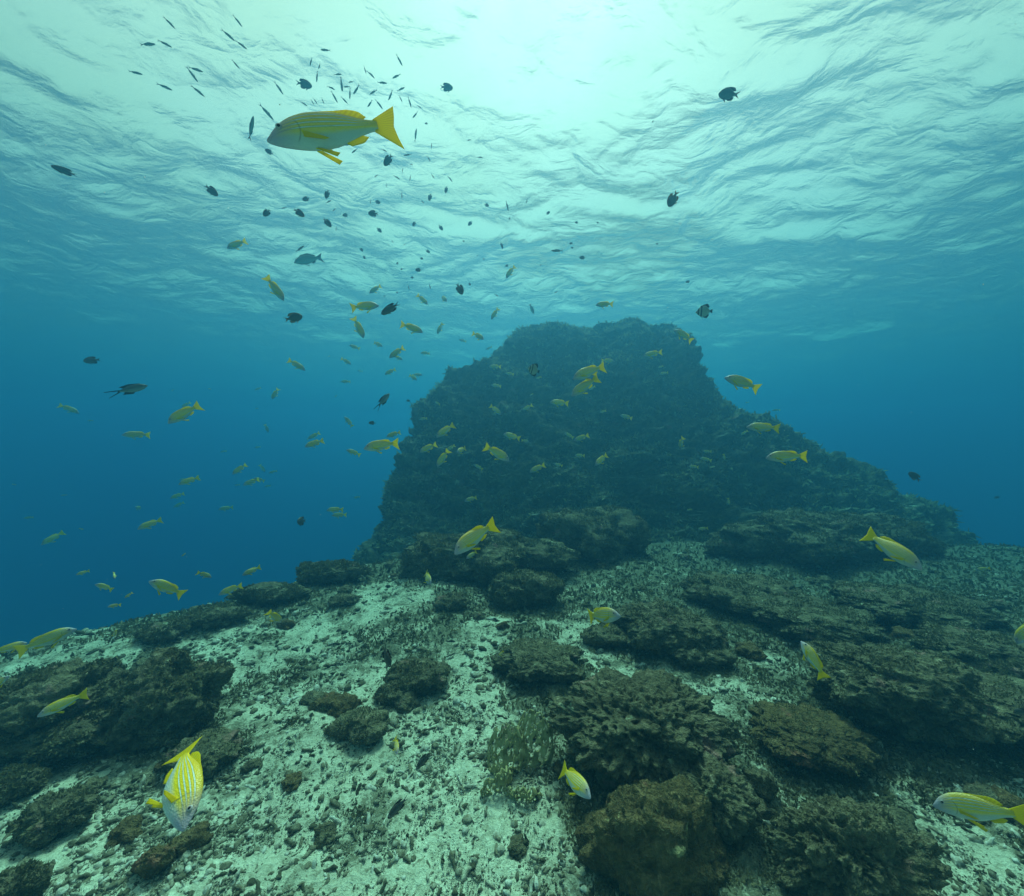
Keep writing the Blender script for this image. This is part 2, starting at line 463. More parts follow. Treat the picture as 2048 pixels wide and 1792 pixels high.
def build_pinnacle():
    tab = [(640, 1285, 1325), (653, 1040, 1345), (672, 1018, 1372), (692, 1012, 1382), (722, 958, 1384), (748, 903, 1390), (785, 856, 1424),
           (850, 824, 1505), (900, 812, 1600), (955, 797, 1700), (1000, 778, 1795), (1050, 757, 1850), (1100, 735, 1890), (1180, 705, 1930)]
    ys = np.array([t[0] for t in tab], float)
    nr, na = 240, 420
    yy = np.concatenate([np.linspace(1180, 655, nr - 12), np.linspace(653, 640, 12)])
    xl = np.interp(yy, ys, [t[1] for t in tab]); xr = np.interp(yy, ys, [t[2] for t in tab])
    t = (1180 - yy) / 540.0
    yc = 7.5 + 3.4 * t
    X0 = (0.5 * (xl + xr) - CX) / FPX * yc
    A = 0.5 * (xr - xl) / FPX * yc
    B = np.interp(t, [0, 0.35, 0.75, 0.96, 1], [2.2, 1.7, 1.25, 0.9, 0.25])
    Z = (CY - yy) / FPX * np.where(yy < CY, yc - 0.75 * B, yc)
    ang = np.linspace(0, 2 * np.pi, na, endpoint=False)
    ca, sa = np.cos(ang), np.sin(ang)
    ex = 0.62
    ca2, sa2 = np.sign(ca) * np.abs(ca) ** ex, np.sign(sa) * np.abs(sa) ** ex
    x = X0[:, None] + A[:, None] * ca2; y = yc[:, None] + B[:, None] * sa2; z = np.repeat(Z[:, None], na, 1)
    v = np.stack([x.ravel(), y.ravel(), z.ravel()], 1)
    i = np.arange(nr - 1)[:, None] * na; j = np.arange(na)[None, :]; j2 = (j + 1) % na
    f4 = np.stack([i + j, i + j2, i + na + j2, i + na + j], -1).reshape(-1, 4)
    f = np.vstack([f4[:, [0, 1, 2]], f4[:, [0, 2, 3]]])
    top = (nr - 1) * na
    v = np.vstack([v, [[X0[-1], yc[-1], Z[-1] + 0.03]]]); c = len(v) - 1
    f = np.vstack([f, [[top + k, top + (k + 1) % na, c] for k in range(na)]])
    n = vnormals(v, f)
    q = v.copy(); q[:, 2] *= 1.5                             # ledges: stretched sideways
    edge = np.abs(n[:, 0])                                   # keep the outline close to the photo's
    d = 0.52 * fbm(q * 0.9 + 40, 3) + 0.30 * fbm(q * 2.3 + 11, 4, 0.6, ridged=True)
    w, _ = worley(q * 2.6 + 0.4 * perlin(q * 3)[:, None]); d = d + 0.16 * (0.5 - w)
    w, _ = worley(q * 7.0); d = d + 0.06 * (0.5 - w)
    d = d - d.mean()
    v = v + n * (np.where(d > 0, d * (1 - 0.25 * np.maximum(edge, sstep(2.6, 3.2, v[:, 2]))), d) - 0.05)[:, None]
    o = link("reef_pinnacle", mesh_from("reef_pinnacle", v, f), M_PINN)
    tag(o, "tall dark reef pinnacle rising from the seabed towards the water surface", "rock pinnacle")
    rng = np.random.default_rng(5)
    front = f[(v[f[:, 0], 1] < np.interp(v[f[:, 0], 2], Z[::1], yc) + 0.6)]
    add_turf(o, v, front, 30000, 0.10, 0.030, M_TURF_FAR, rng)
    return o
build_pinnacle()

# rocks: column, top, foot, width
R((960, 1048, 1168, 370), "broad overhanging dark ledge at the foot of the pinnacle's left side", seed=2, sub=6, turf=9000, tl=0.045, deep=0.6)
R((1050, 1120, 1222, 150), "round turf covered boulder just below the ledge at the pinnacle's foot", seed=3, sub=5, turf=2500, tl=0.035)
R((1180, 1000, 1105, 260), "mossy brown hump leaning on the pinnacle's base in the middle", seed=4, sub=5, turf=5000, tl=0.05, dist=5.1)
R((1640, 1010, 1150, 420), "long dark shelf at the right foot of the pinnacle", seed=5, sub=6, turf=8000, tl=0.05, dist=5.0, deep=0.5)
R((1335, 1195, 1318, 230), "dark lumpy rock right of the striped snapper that faces right near the pinnacle", seed=6, sub=6, turf=2500, tl=0.025)
R((1080, 1285, 1372, 190), "dark cluster of coral rock in the rubble below the pinnacle's foot", seed=8, sub=6, turf=1500, tl=0.02)
R((835, 1312, 1398, 130), "dark turf tufted rock beside the small black fish over the rubble", seed=9, sub=5, turf=1500, tl=0.022)
R((725, 1430, 1490, 110), "flattish dark rock at the edge of the bright sand", seed=10, sub=5, turf=700, tl=0.018)
R((785, 1365, 1412, 65), "small round dark stone above the flattish rock on the rubble", seed=11, sub=5, turf=500, tl=0.016)
R((1160, 1415, 1450, 60), "low grey stone on the sand above the big pitted boulder", seed=12, sub=4)
R((1275, 1372, 1745, 400), "big honeycombed coral boulder with deep dark pits beside the lattice coral", seed=13, sub=7, rough=1.2, pit=2.0, turf=300, tl=0.010, dist=1.62, deep=0.7, lift=0.2)
R((1300, 1580, 1900, 300), "smooth reddish brown boulder in front of the honeycombed boulder", seed=14, sub=7, mat=M_ROCK_BROWN, rough=0.6, pit=0.5, turf=9000, tl=0.008, dist=1.26, deep=0.65, lift=0.15)
R((1415, 1530, 1800, 190), "dark pitted shoulder running down from the honeycombed boulder's right side", seed=41, sub=6, rough=1.3, pit=1.8, turf=400, tl=0.010, dist=1.42, deep=0.8, lift=0.2)
R((1815, 1305, 1590, 390), "large dark domed rock with a black crown at the right", seed=15, sub=7, turf=6000, tl=0.022, dist=1.85, deep=0.7)
R((1990, 1420, 1700, 330), "dark sloping rock at the right edge behind the blurred snapper", seed=16, sub=6, turf=3000, tl=0.02, dist=1.75)
R((1610, 1480, 1640, 240), "low brown rubble mound between the pitted boulder and the domed rock", seed=17, sub=6, mat=M_ROCK_BROWN, pit=1.4, turf=2500, tl=0.014, dist=1.75)
R((1700, 1610, 1960, 330), "jagged brown ridge of rock at the lower right", seed=18, sub=7, rough=1.3, pit=1.6, turf=4000, tl=0.011, dist=1.18, deep=0.6, lift=0.15)
R((1520, 1548, 1622, 62), "small dark stone on the sand tongue beside the pitted boulder", seed=19, sub=5, dist=1.6)
R((335, 1312, 1495, 230), "dark rounded boulder on the sand at the left", seed=20, sub=6, turf=4500, tl=0.025)
R((90, 1335, 1535, 320), "big dark turf covered rock at the left edge", seed=21, sub=6, turf=7000, tl=0.028)
R((200, 1410, 1530, 280), "dark hump between the left edge rock and the rounded boulder", seed=22, sub=6, turf=5000, tl=0.025)
R((410, 1490, 1560, 150), "low oblong rock above the diving snapper's back", seed=23, sub=5, turf=900, tl=0.016)
R((110, 1600, 1690, 140), "isolated brown rock surrounded by white sand at the lower left", seed=24, sub=6, turf=1200, tl=0.016)
R((30, 1545, 1612, 90), "dark rubble bank below the left edge rock", seed=25, sub=6, turf=2500, tl=0.02)
R((25, 1745, 1850, 110), "dark rock in the lower left corner", seed=26, sub=6, turf=1500, tl=0.014)
R((325, 1232, 1290, 90), "small dark rock on the far left slope against the blue", seed=27, sub=5, turf=900, tl=0.03)
R((425, 1205, 1262, 120), "squat dark rock beside the small one on the far left slope", seed=28, sub=5, turf=1200, tl=0.03)
R((660, 1118, 1172, 150), "dark reef hump on the left drop-off nearest the pinnacle", seed=29, sub=6, turf=3500, tl=0.035, deep=0.5)
R((540, 1160, 1212, 150), "dark reef hump on the left drop-off between its neighbours", seed=42, sub=6, turf=3500, tl=0.035, deep=0.5)
R((1480, 1140, 1235, 230), "low dark turf covered rock on the flat below the pinnacle", seed=30, sub=5, turf=3000, tl=0.03, deep=0.8)
R((1620, 1200, 1300, 260), "broad dark patch reef left of the snapper that swims nose up", seed=31, sub=6, turf=4000, tl=0.025)
R((1800, 1170, 1265, 300), "dark reef lump under the bright yellow snapper on the right", seed=32, sub=6, turf=4000, tl=0.03)
R((1960, 1255, 1370, 260), "dark reef lump by the right edge behind the domed rock", seed=33, sub=6, turf=3500, tl=0.025)
R((1400, 1270, 1340, 130), "low dark stone below the lumpy rock in the middle right", seed=34, sub=5, turf=900, tl=0.02)
R((1210, 1240, 1300, 90), "dark stone under the striped snapper near the middle", seed=35, sub=5, turf=600, tl=0.02)
R((905, 1180, 1225, 70), "small mossy stone under the ledge's left half", seed=36, sub=4, turf=500, tl=0.02)
R((685, 1185, 1215, 60), "small dark stone on the left sand slope", seed=37, sub=4, turf=400, tl=0.02)
R((310, 1690, 1760, 60), "small brown stone near the bottom under the diving snapper", seed=39, sub=5, mat=M_ROCK_BROWN)

build_seabed()
for pos, rad, label, kw in SPECS: rock(pos, rad, label, **kw)

def scatter_stones(n=64):
    rng = np.random.default_rng(57)
    protos = []
    for k in range(8):
        v, f = rock_shape((0, 0, 0), (1.0, rng.uniform(0.6, 0.9), rng.uniform(0.4, 0.65)), 60 + k, 4, 1.3, 1.2)
        protos.append(mesh_from("stone", v, f)); protos[-1].materials.append(M_ROCK if k % 3 else M_ROCK_BROWN)
    done = 0
    while done < n:
        row = rng.uniform(1100, 1720); c = rng.uniform(20, 2030)
        d = 1.5 * FPX / (row - CY); x, y = (c - CX) / FPX * d, d
        if y > 5.6 or any((x - a) ** 2 + (y - b) ** 2 < (0.9 * r) ** 2 for a, b, r in FOOT): continue
        if rng.random() > 0.15 + 1.2 * (float(turf_amount(np.array([x]), np.array([y]))[0]) - 0.25): continue
        s = rng.uniform(0.018, 0.06) * min(1.0 + 0.25 * y, 2.2)
        o = bpy.data.objects.new("stone", protos[done % 8]); COL.objects.link(o)
        o.location = (x, y, float(ground_z(np.array([x]), np.array([y]))[0]) + 0.15 * s)
        o.rotation_euler = (0, 0, rng.uniform(0, 6.28)); o.scale = (s, s, s)
        tag(o, "small loose stone lying among the rubble between the bigger rocks", "rock", "loose stones on the rubble")
        done += 1
scatter_stones()

# ------------------------------------------------------------------ lattice coral
def build_lattice():
    d = 1.75
    x0 = (1030 - CX) / FPX * d
    zg = float(ground_z(np.array([x0]), np.array([d]))[0])
    rng = np.random.default_rng(8)
    V, F = [], []
    # three cupped leaves, each a net of short bars round holes
    def leaf(cx, cy, w, h, lean, turn, seed):
        nu, nv = 64, 52
        u = np.linspace(-1, 1, nu); t = np.linspace(0, 1, nv)
        U, T = np.meshgrid(u, t)
        rad = w * (0.35 + 0.65 * np.sin(np.pi * np.clip(0.25 + 0.6 * T, 0, 1)))
        a = U * 1.25
        x = rad * np.sin(a); y = rad * (0.65 * np.cos(a) - 0.65) * -1 + lean * T * h
        wob = 0.012 * perlin(xyz(U.ravel() * 4, T.ravel() * 4, seed)).reshape(U.shape)
        z = h * T * (1 - 0.25 * U * U) + wob
        y = y + wob * 1.5
        c, s = math.cos(turn), math.sin(turn)
        P = np.stack([cx + x * c - y * s, cy + x * s + y * c, zg - 0.03 + z], -1)
        w_, _ = worley(xyz(U.ravel() * 7.5 + seed, T.ravel() * 7.5, seed * 1.3) * np.array([1, 1, 1.0]))
        hole = (w_.reshape(U.shape) < 0.40) & (T > 0.12) & (np.abs(U) < 0.93)
        base = len(V); V.extend(P.reshape(-1, 3).tolist())
        for i in range(nv - 1):
            for j in range(nu - 1):
                if not (hole[i, j] or hole[i + 1, j + 1]):
                    q = base + i * nu + j
                    F.append([q, q + 1, q + nu + 1, q + nu])
    leaf(x0 - 0.02, d + 0.02, 0.10, 0.23, 0.25, 0.25, 1)
    leaf(x0 + 0.05, d + 0.06, 0.11, 0.25, 0.35, -0.5, 2)
    leaf(x0 - 0.07, d - 0.06, 0.08, 0.13, -0.15, 0.5, 3)
    leaf(x0 + 0.03, d - 0.10, 0.09, 0.10, -0.3, -0.2, 4)
    me = mesh_from("lattice_coral", np.array(V), F)
    k = NT("lattice_coral")
    geo = k.n("NewGeometry").outputs["Position"]
    col = k.ramp(k.noise(geo, 30, 4), [(0.3, (0.18, 0.15, 0.06)), (0.7, (0.50, 0.43, 0.22))])
    o = link("lattice_coral", me, k.surf(k.principled(col, 0.9, None, 0.1)))
    m = o.modifiers.new("thick", 'SOLIDIFY'); m.thickness = 0.008; m.offset = 0
    m = o.modifiers.new("round", 'SUBSURF'); m.levels = 1; m.render_levels = 1
    tag(o, "tan lattice coral full of holes standing on the sand beside the pitted boulder", "coral")
build_lattice()

# ------------------------------------------------------------------ rubble
def rubble_templates(fine=False):
    T = []
    rng = np.random.default_rng(21)
    for k in range(7):                                       # broken coral fingers: short bent tubes
        n, m = 6, 6
        ax = np.cumsum(rng.normal(size=(n, 3)) * 0.16 + np.array([0.40, 0, 0]), 0); ax -= ax.mean(0)
        rr = np.interp(np.arange(n), [0, 1, n - 2, n - 1], [0.12, 0.30, 0.26, 0.10]) * rng.uniform(0.7, 1.3, n)
        a = np.linspace(0, 2 * np.pi, m, endpoint=False)
        v = np.concatenate([ax[i] + np.stack([0 * a, rr[i] * np.cos(a), rr[i] * np.sin(a)], 1) for i in range(n)])
        f = [[i * m + j, i * m + (j + 1) % m, (i + 1) * m + (j + 1) % m] for i in range(n - 1) for j in range(m)] + \
            [[i * m + j, (i + 1) * m + (j + 1) % m, (i + 1) * m + j] for i in range(n - 1) for j in range(m)]
        f += [[0, j + 1, j] for j in range(1, m - 1)] + [[(n - 1) * m, (n - 1) * m + j, (n - 1) * m + j + 1] for j in range(1, m - 1)]
        T.append((v, np.array(f)))
    u, f = get_ico(1 if fine else 2)
    for k in range(7):                                       # chunks and flakes
        d = 1 + 0.9 * fbm(u * 1.5 + k * 5.1, 3, 0.7)
        v = u * d[:, None] * rng.uniform([0.5, 0.35, 0.18], [1.0, 0.8, 0.5])
        T.append((v, f))
    return T

def build_rubble(n, seed, smin, smax, ymax, name, label, tone_shift=0.0, fine=False):
    rng = np.random.default_rng(seed)
    T = rubble_templates(fine)[7 if fine else 0:]
    # even over the picture's area: pick rows and columns, then put each piece down on the ground
    row = rng.uniform(1090, 1860, n * 3); colx = rng.uniform(-60, 2110, n * 3)
    d = 1.5 * FPX / (row - CY)
    x = (colx - CX) / FPX * d; y = d
    t = turf_amount(x, y)
    cl = 0.42 + 1.5 * fbm(xyz(x, y) * 1.6 + 77, 3) + 0.5 * (t - 0.35)
    ok = (y < ymax) & (rng.random(len(x)) < np.clip(cl, 0.22, 1))
    x, y, t = x[ok][:n], y[ok][:n], t[ok][:n]
    z = ground_z(x, y)
    size = smin * (smax / smin) ** (rng.random(len(x)) ** 2.0) * np.clip(0.28 + 0.36 * y, 0.5, 2.0)
    kind = rng.integers(0, len(T), len(x))
    V, Fs, tone, off = [], [], [], 0
    for k, (tv, tf) in enumerate(T):
        idx = np.nonzero(kind == k)[0]
        if not len(idx): continue
        yaw = rng.uniform(0, 6.283, len(idx)); pit = rng.normal(0, 0.35, len(idx)); rol = rng.uniform(0, 6.283, len(idx))
        cr, sr = np.cos(rol), np.sin(rol); cp, sp = np.cos(pit), np.sin(pit); cy, sy = np.cos(yaw), np.sin(yaw)
        s = size[idx][:, None]
        px = tv[None, :, 0] * s; py = tv[None, :, 1] * s; pz = tv[None, :, 2] * s
        if k < 7 and not fine: py, pz = py * cr[:, None] - pz * sr[:, None], py * sr[:, None] + pz * cr[:, None]
        px, pz = px * cp[:, None] - pz * sp[:, None], px * sp[:, None] + pz * cp[:, None]
        px, py = px * cy[:, None] - py * sy[:, None], px * sy[:, None] + py * cy[:, None]
        v = np.stack([px + x[idx][:, None], py + y[idx][:, None], pz + z[idx][:, None] + 0.15 * s], -1)
        V.append(v.reshape(-1, 3))
        o = off + np.arange(len(idx))[:, None, None] * len(tv)
        Fs.append((tf[None] + o).reshape(-1, 3)); off += len(idx) * len(tv)
        tn = np.clip(rng.normal(0.55, 0.17, len(idx)) - 0.25 * (t[idx] - 0.35) + tone_shift, 0, 0.82)
        tone.append(np.repeat(tn, len(tv)))
    me = mesh_from(name, np.concatenate(V), np.concatenate(Fs))
    at = me.attributes.new("tone", 'FLOAT', 'POINT'); at.data.foreach_set("value", np.concatenate(tone).astype(np.float32))
    o = link(name, me, M_RUBBLE)
    tag(o, label, "rubble", kind="stuff")
build_rubble(26000, 31, 0.005, 0.034, 6.0, "coral_rubble", "broken coral rubble strewn over the pale sand")
build_rubble(95000, 32, 0.003, 0.009, 4.0, "gravel", "fine coral gravel lying among the rubble on the sand", 0.05, True)

def build_ground_turf():
    rng = np.random.default_rng(41)
    n = 90000
    row = rng.uniform(1085, 1800, n); colx = rng.uniform(-60, 2110, n)
    d = 1.5 * FPX / (row - CY); x = (colx - CX) / FPX * d; y = d
    t = turf_amount(x, y) + 0.30 * fbm(xyz(x, y) * 6, 3)
    ok = (t > 0.52) & (y < 6.2)
    x, y = x[ok], y[ok]
    P = xyz(x, y, ground_z(x, y) + 0.01)
    sc = np.clip(y / 2.2, 0.5, 2.2)[:, None]
    V, F = blades(P, np.tile([[0, 0, 1.0]], (len(P), 1)), 0.022 * sc, 0.008 * sc, rng, 1.2)
    o = link("algae_turf", mesh_from("algae_turf", V, F), M_TURF)
    tag(o, "dark tufted algae turf growing over the flat rubble", "algae", kind="stuff")
build_ground_turf()

# ------------------------------------------------------------------ fish
def mat_snapper():
    k = NT("snapper_skin")
    uv = k.n("UVMap", uv_map="UVMap").outputs["UV"]
    sep = k.n("SeparateXYZ"); k.set(sep.inputs[0], uv)
    u, v = sep.outputs[0], sep.outputs[1]
    obj = k.n("TexCoord").outputs["Object"]
    n = k.noise(obj, 30.0, 3, 0.6)
    vv = k.math('ADD', v, k.math('MULTIPLY', k.math('SUBTRACT', n, 0.5), 0.06))
    col = k.ramp(vv, [(0.0, (0.58, 0.61, 0.63)), (0.26, (0.58, 0.56, 0.46)), (0.38, (0.86, 0.60, 0.06)), (0.70, (0.90, 0.56, 0.014)), (0.90, (0.72, 0.45, 0.03)), (1.0, (0.60, 0.40, 0.07))])
    # rear of the body all yellow
    rear = k.ramp(u, [(0.62, 0.0), (0.82, 1.0)])
    rear = k.math('MULTIPLY', rear, k.ramp(v, [(0.12, 0.1), (0.50, 1.0)]))
    col = k.mix(rear, col, (0.92, 0.60, 0.006))
    # pale blue stripes along the flank
    for vi, w in ((0.485, 0.020), (0.605, 0.022), (0.725, 0.022), (0.835, 0.020)):
        d = k.math('ABSOLUTE', k.math('SUBTRACT', v, vi))
        edge = k.ramp(k.math('DIVIDE', d, w * 2.1), [(0.35, 0.5), (1.0, 0.0)])
        col = k.mix(edge, col, (0.16, 0.12, 0.05))
        p = k.ramp(k.math('DIVIDE', d, w), [(0.45, 0.9), (1.0, 0.0)])
        fade = k.ramp(u, [(0.14, 0.0), (0.24, 1.0), (0.66, 1.0), (0.78, 0.15)])
        col = k.mix(k.math('MULTIPLY', p, k.math('MULTIPLY', fade, k.ramp(k.noise(obj, 7.0, 2), [(0.38, 0.6), (0.55, 1.0)]))), col, (0.62, 0.72, 0.76))
    # no two alike: some duller, some brighter yellow
    rnd = k.n("ObjectInfo").outputs["Random"]
    hs = k.n("HueSaturation"); k.set(hs.inputs["Color"], col)
    k.set(hs.inputs["Saturation"], k.math('ADD', 0.88, k.math('MULTIPLY', rnd, 0.22))); k.set(hs.inputs["Value"], k.math('ADD', 0.80, k.math('MULTIPLY', rnd, 0.25)))
    col = hs.outputs["Color"]
    # mauve grey head
    head = k.ramp(k.math('ADD', u, k.math('MULTIPLY', k.math('SUBTRACT', n, 0.5), 0.05)), [(0.06, 1.0), (0.25, 0.0)])
    head = k.math('MULTIPLY', head, 0.85)
    col = k.mix(head, col, (0.36, 0.31, 0.46))
    # gill edge and mouth line
    g = k.math('SUBTRACT', u, k.math('SUBTRACT', 0.255, k.math('MULTIPLY', k.math('POWER', k.math('SUBTRACT', v, 0.45), 2.0), 0.35)))
    gp = k.ramp(k.math('ABSOLUTE', g), [(0.0, 0.55), (0.010, 0.0)])
    col = k.mix(k.math('MULTIPLY', gp, k.ramp(v, [(0.10, 0.0), (0.2, 1.0), (0.70, 1.0), (0.8, 0.0)])), col, (0.10, 0.09, 0.08))
    sc = k.n("TexVoronoi"); sc.feature = 'F1'; k.set(sc.inputs["Vector"], obj); sc.inputs["Scale"].default_value = 62.0
    return k.surf(k.principled(col, 0.42, k.bump(sc.outputs["Distance"], 0.25, 0.004), 0.45))

def mat_fin(name, c0, c1, transl=0.5):
    k = NT(name)
    uv = k.n("UVMap", uv_map="UVMap").outputs["UV"]
    sep = k.n("SeparateXYZ"); k.set(sep.inputs[0], uv)
    w = k.n("TexWave"); w.wave_type = 'BANDS'; w.bands_direction = 'Y'; k.set(w.inputs["Vector"], uv)
    w.inputs["Scale"].default_value = 4.5; w.inputs["Distortion"].default_value = 0.6
    col = k.mix(k.ramp(w.outputs["Fac"], [(0.1, 0.0), (0.8, 1.0)]), c0, c1)
    d = k.principled(col, 0.5, None, 0.3)
    tr = k.n("BsdfTranslucent"); k.set(tr.inputs["Color"], col)
    mx = k.n("MixShader"); mx.inputs[0].default_value = transl
    k.t.links.new(d, mx.inputs[1]); k.t.links.new(tr.outputs[0], mx.inputs[2])
    return k.surf(mx.outputs[0])

def mat_plain(name, top, belly, rough=0.5, bars=False):
    k = NT(name)
    uv = k.n("UVMap", uv_map="UVMap").outputs["UV"]
    sep = k.n("SeparateXYZ"); k.set(sep.inputs[0], uv)
    n = k.noise(k.n("TexCoord").outputs["Object"], 14.0, 3, 0.6)
    col = k.ramp(k.math('ADD', sep.outputs[1], k.math('MULTIPLY', k.math('SUBTRACT', n, 0.5), 0.25)), [(0.2, belly), (0.65, top)])
    if bars:
        b = k.ramp(sep.outputs[0], [(0.0, 0.0), (0.12, 0.0), (0.14, 1.0), (0.19, 1.0), (0.21, 0.0), (0.29, 0.0), (0.31, 1.0), (0.36, 1.0), (0.39, 0.0), (0.80, 0.0), (0.84, 0.8), (1.0, 0.8)])
        col = k.mix(b, col, (0.012, 0.012, 0.014))
    return k.surf(k.principled(col, rough, None, 0.35))

M_SNAP = mat_snapper()
M_YFIN = mat_fin("yellow_fin", (0.95, 0.74, 0.003), (0.84, 0.62, 0.003), 0.6)
M_EYE = mat_plain("eye_iris", (0.40, 0.34, 0.36), (0.55, 0.52, 0.50), 0.25)
M_PUPIL = mat_plain("eye_pupil", (0.008, 0.006, 0.008), (0.008, 0.006, 0.008), 0.12)
M_DARK = mat_plain("dark_fish_skin", (0.048, 0.046, 0.044), (0.10, 0.09, 0.085))
M_DFIN = mat_fin("dark_fin", (0.018, 0.018, 0.020), (0.030, 0.028, 0.030), 0.2)
M_BROWN = mat_plain("brown_fish_skin", (0.055, 0.040, 0.028), (0.09, 0.07, 0.05))
M_BFIN = mat_fin("amber_fin", (0.34, 0.15, 0.02), (0.25, 0.11, 0.02), 0.3)
M_SLIM = mat_plain("slim_fish_skin", (0.09, 0.10, 0.10), (0.26, 0.26, 0.25))
M_SFIN = mat_fin("slim_fin", (0.05, 0.055, 0.06), (0.08, 0.08, 0.09), 0.3)
M_GREY = mat_plain("grey_fish_skin", (0.22, 0.23, 0.22), (0.45, 0.45, 0.42))
M_GFIN = mat_fin("grey_fin", (0.24, 0.25, 0.24), (0.18, 0.19, 0.18), 0.4)
M_BUTT = mat_plain("butterflyfish_skin", (0.30, 0.28, 0.22), (0.42, 0.40, 0.33), 0.5, True)

# profile tables: position along the body, back height, belly height, half width (all in body lengths)
SNAP_P = [(0, -.056, -.076, .006), (.015, -.038, -.090, .014), (.05, .004, -.106, .028), (.09, .046, -.120, .040), (.14, .086, -.133, .050), (.20, .118, -.147, .057),
          (.30, .147, -.162, .062), (.40, .153, -.162, .060), (.50, .146, -.145, .053), (.60, .122, -.105, .042), (.68, .095, -.068, .030), (.74, .078, -.040, .021), (.79, .070, -.026, .015), (.83, .072, -.026, .009)]
DAMS_P = [(0, -.01, -.03, .008), (.02, .05, -.08, .03), (.08, .125, -.15, .055), (.18, .20, -.205, .075), (.30, .24, -.235, .085), (.42, .24, -.235, .08), (.54, .20, -.20, .065), (.64, .13, -.135, .045), (.72, .07, -.075, .03), (.78, .052, -.055, .02), (.82, .055, -.055, .012)]
SLIM_P = [(0, -.005, -.012, .006), (.03, .025, -.035, .02), (.10, .055, -.06, .036), (.22, .080, -.085, .05), (.36, .088, -.095, .055), (.50, .078, -.085, .05), (.64, .052, -.056, .035), (.75, .028, -.030, .02), (.82, .018, -.018, .011), (.85, .02, -.02, .006)]
BUTT_P = [(0, -.02, -.05, .006), (.05, .02, -.09, .02), (.12, .12, -.15, .04), (.22, .25, -.25, .055), (.36, .34, -.31, .06), (.52, .36, -.33, .055), (.66, .30, -.28, .042), (.76, .17, -.16, .028), (.82, .08, -.075, .018), (.86, .065, -.06, .01)]
UNIC_P = [(0, .00, -.02, .006), (.03, .03, -.04, .018), (.09, .065, -.075, .03), (.20, .105, -.11, .042), (.32, .115, -.12, .045), (.44, .10, -.105, .04), (.55, .06, -.065, .026), (.62, .035, -.038, .016), (.66, .03, -.03, .01)]

def bend_y(s, b):
    q = np.clip(s - 0.22, 0, None)
    return b * q * q

def body_mesh(prof, bend, m=46, n=26):
    P = np.array(prof); s = np.concatenate([np.linspace(0, 0.1, 12, endpoint=False), np.linspace(0.1, P[-1, 0], m - 12)])
    def smooth(col):
        y = np.interp(s, P[:, 0], P[:, col])
        for _ in range(2):
            y[2:-1] = 0.25 * y[1:-2] + 0.5 * y[2:-1] + 0.25 * y[3:]
        return y
    t, b, w = smooth(1), smooth(2), smooth(3)
    a = np.linspace(0, 2 * np.pi, n, endpoint=False)
    ca, sa = np.cos(a), np.sin(a)
    y = w[:, None] * np.sign(ca) * np.abs(ca) ** 1.15
    z = (0.5 * (t + b))[:, None] + (0.5 * (t - b))[:, None] * sa
    x = np.repeat(s[:, None], n, 1)
    V = np.stack([x.ravel(), (y + bend_y(s, bend)[:, None]).ravel(), z.ravel()], 1)
    i = np.arange(m - 1)[:, None] * n; j = np.arange(n)[None]; j2 = (j + 1) % n
    F = np.stack([i + j, i + j2, i + n + j2, i + n + j], -1).reshape(-1, 4).tolist()
    F.append(list(range(n))); F.append([(m - 1) * n + q for q in range(n)][::-1])
    UV = np.stack([x.ravel(), (0.5 + 0.5 * np.repeat(sa[None], m, 0)).ravel()], 1)
    return V, F, UV

def fin_mesh(base, tip, bend, thick=0.006, nu=12, nv=6, yb=0.0, yt=0.0, curve=None):
    """a blade between a base line and an outer line (both lists of (s, z)); yb, yt: sideways offset at base and edge"""
    def samp(L):
        L = np.array(L, float); d = np.r_[0, np.cumsum(np.hypot(*np.diff(L, axis=0).T))]; d /= d[-1]
        q = np.linspace(0, 1, nu); return np.stack([np.interp(q, d, L[:, 0]), np.interp(q, d, L[:, 1])], 1)
    A, B = samp(base), samp(tip)
    V, UV = [], []
    for side in (1, -1):
        for k in range(nv):
            f = k / (nv - 1); p = A * (1 - f) + B * f
            th = thick * (1 - f) * side + 0.0008 * side
            y = bend_y(p[:, 0], bend) + th + yb * (1 - f) + yt * f
            V.append(np.stack([p[:, 0], y, p[:, 1]], 1)); UV.append(np.stack([np.full(nu, f), np.linspace(0, 1, nu)], 1))
    V = np.concatenate(V); UV = np.concatenate(UV); F = []
    h = nu * nv
    for k in range(nv - 1):
        for j in range(nu - 1):
            q = k * nu + j
            F.append([q, q + 1, q + nu + 1, q + nu]); F.append([h + q, h + q + nu, h + q + nu + 1, h + q + 1])
    rim = [k * nu for k in range(nv)] + [(nv - 1) * nu + j for j in range(1, nu)] + [k * nu + nu - 1 for k in range(nv - 2, -1, -1)]
    for a, b in zip(rim[:-1], rim[1:]): F.append([a, a + h, b + h, b])
    return V, F, UV

def eye_mesh(s, z, y, r, bend, side):
    m, n = 7, 14; V, UV, F = [], [], []
    for i in range(m):
        a = (math.pi / 2) * i / (m - 1)
        for j in range(n):
            p = 2 * math.pi * j / n
            V.append([s + r * math.sin(a) * math.cos(p), float(bend_y(np.array(s), bend)) + side * (y + r * 0.45 * math.cos(a)), z + r * math.sin(a) * math.sin(p)])
            UV.append([0.1, 0.8])
    mats = []
    for i in range(m - 1):
        for j in range(n):
            F.append([i * n + j, i * n + (j + 1) % n, (i + 1) * n + (j + 1) % n, (i + 1) * n + j]); mats.append(1 if i < 2 else 0)
    return np.array(V), F, np.array(UV), mats

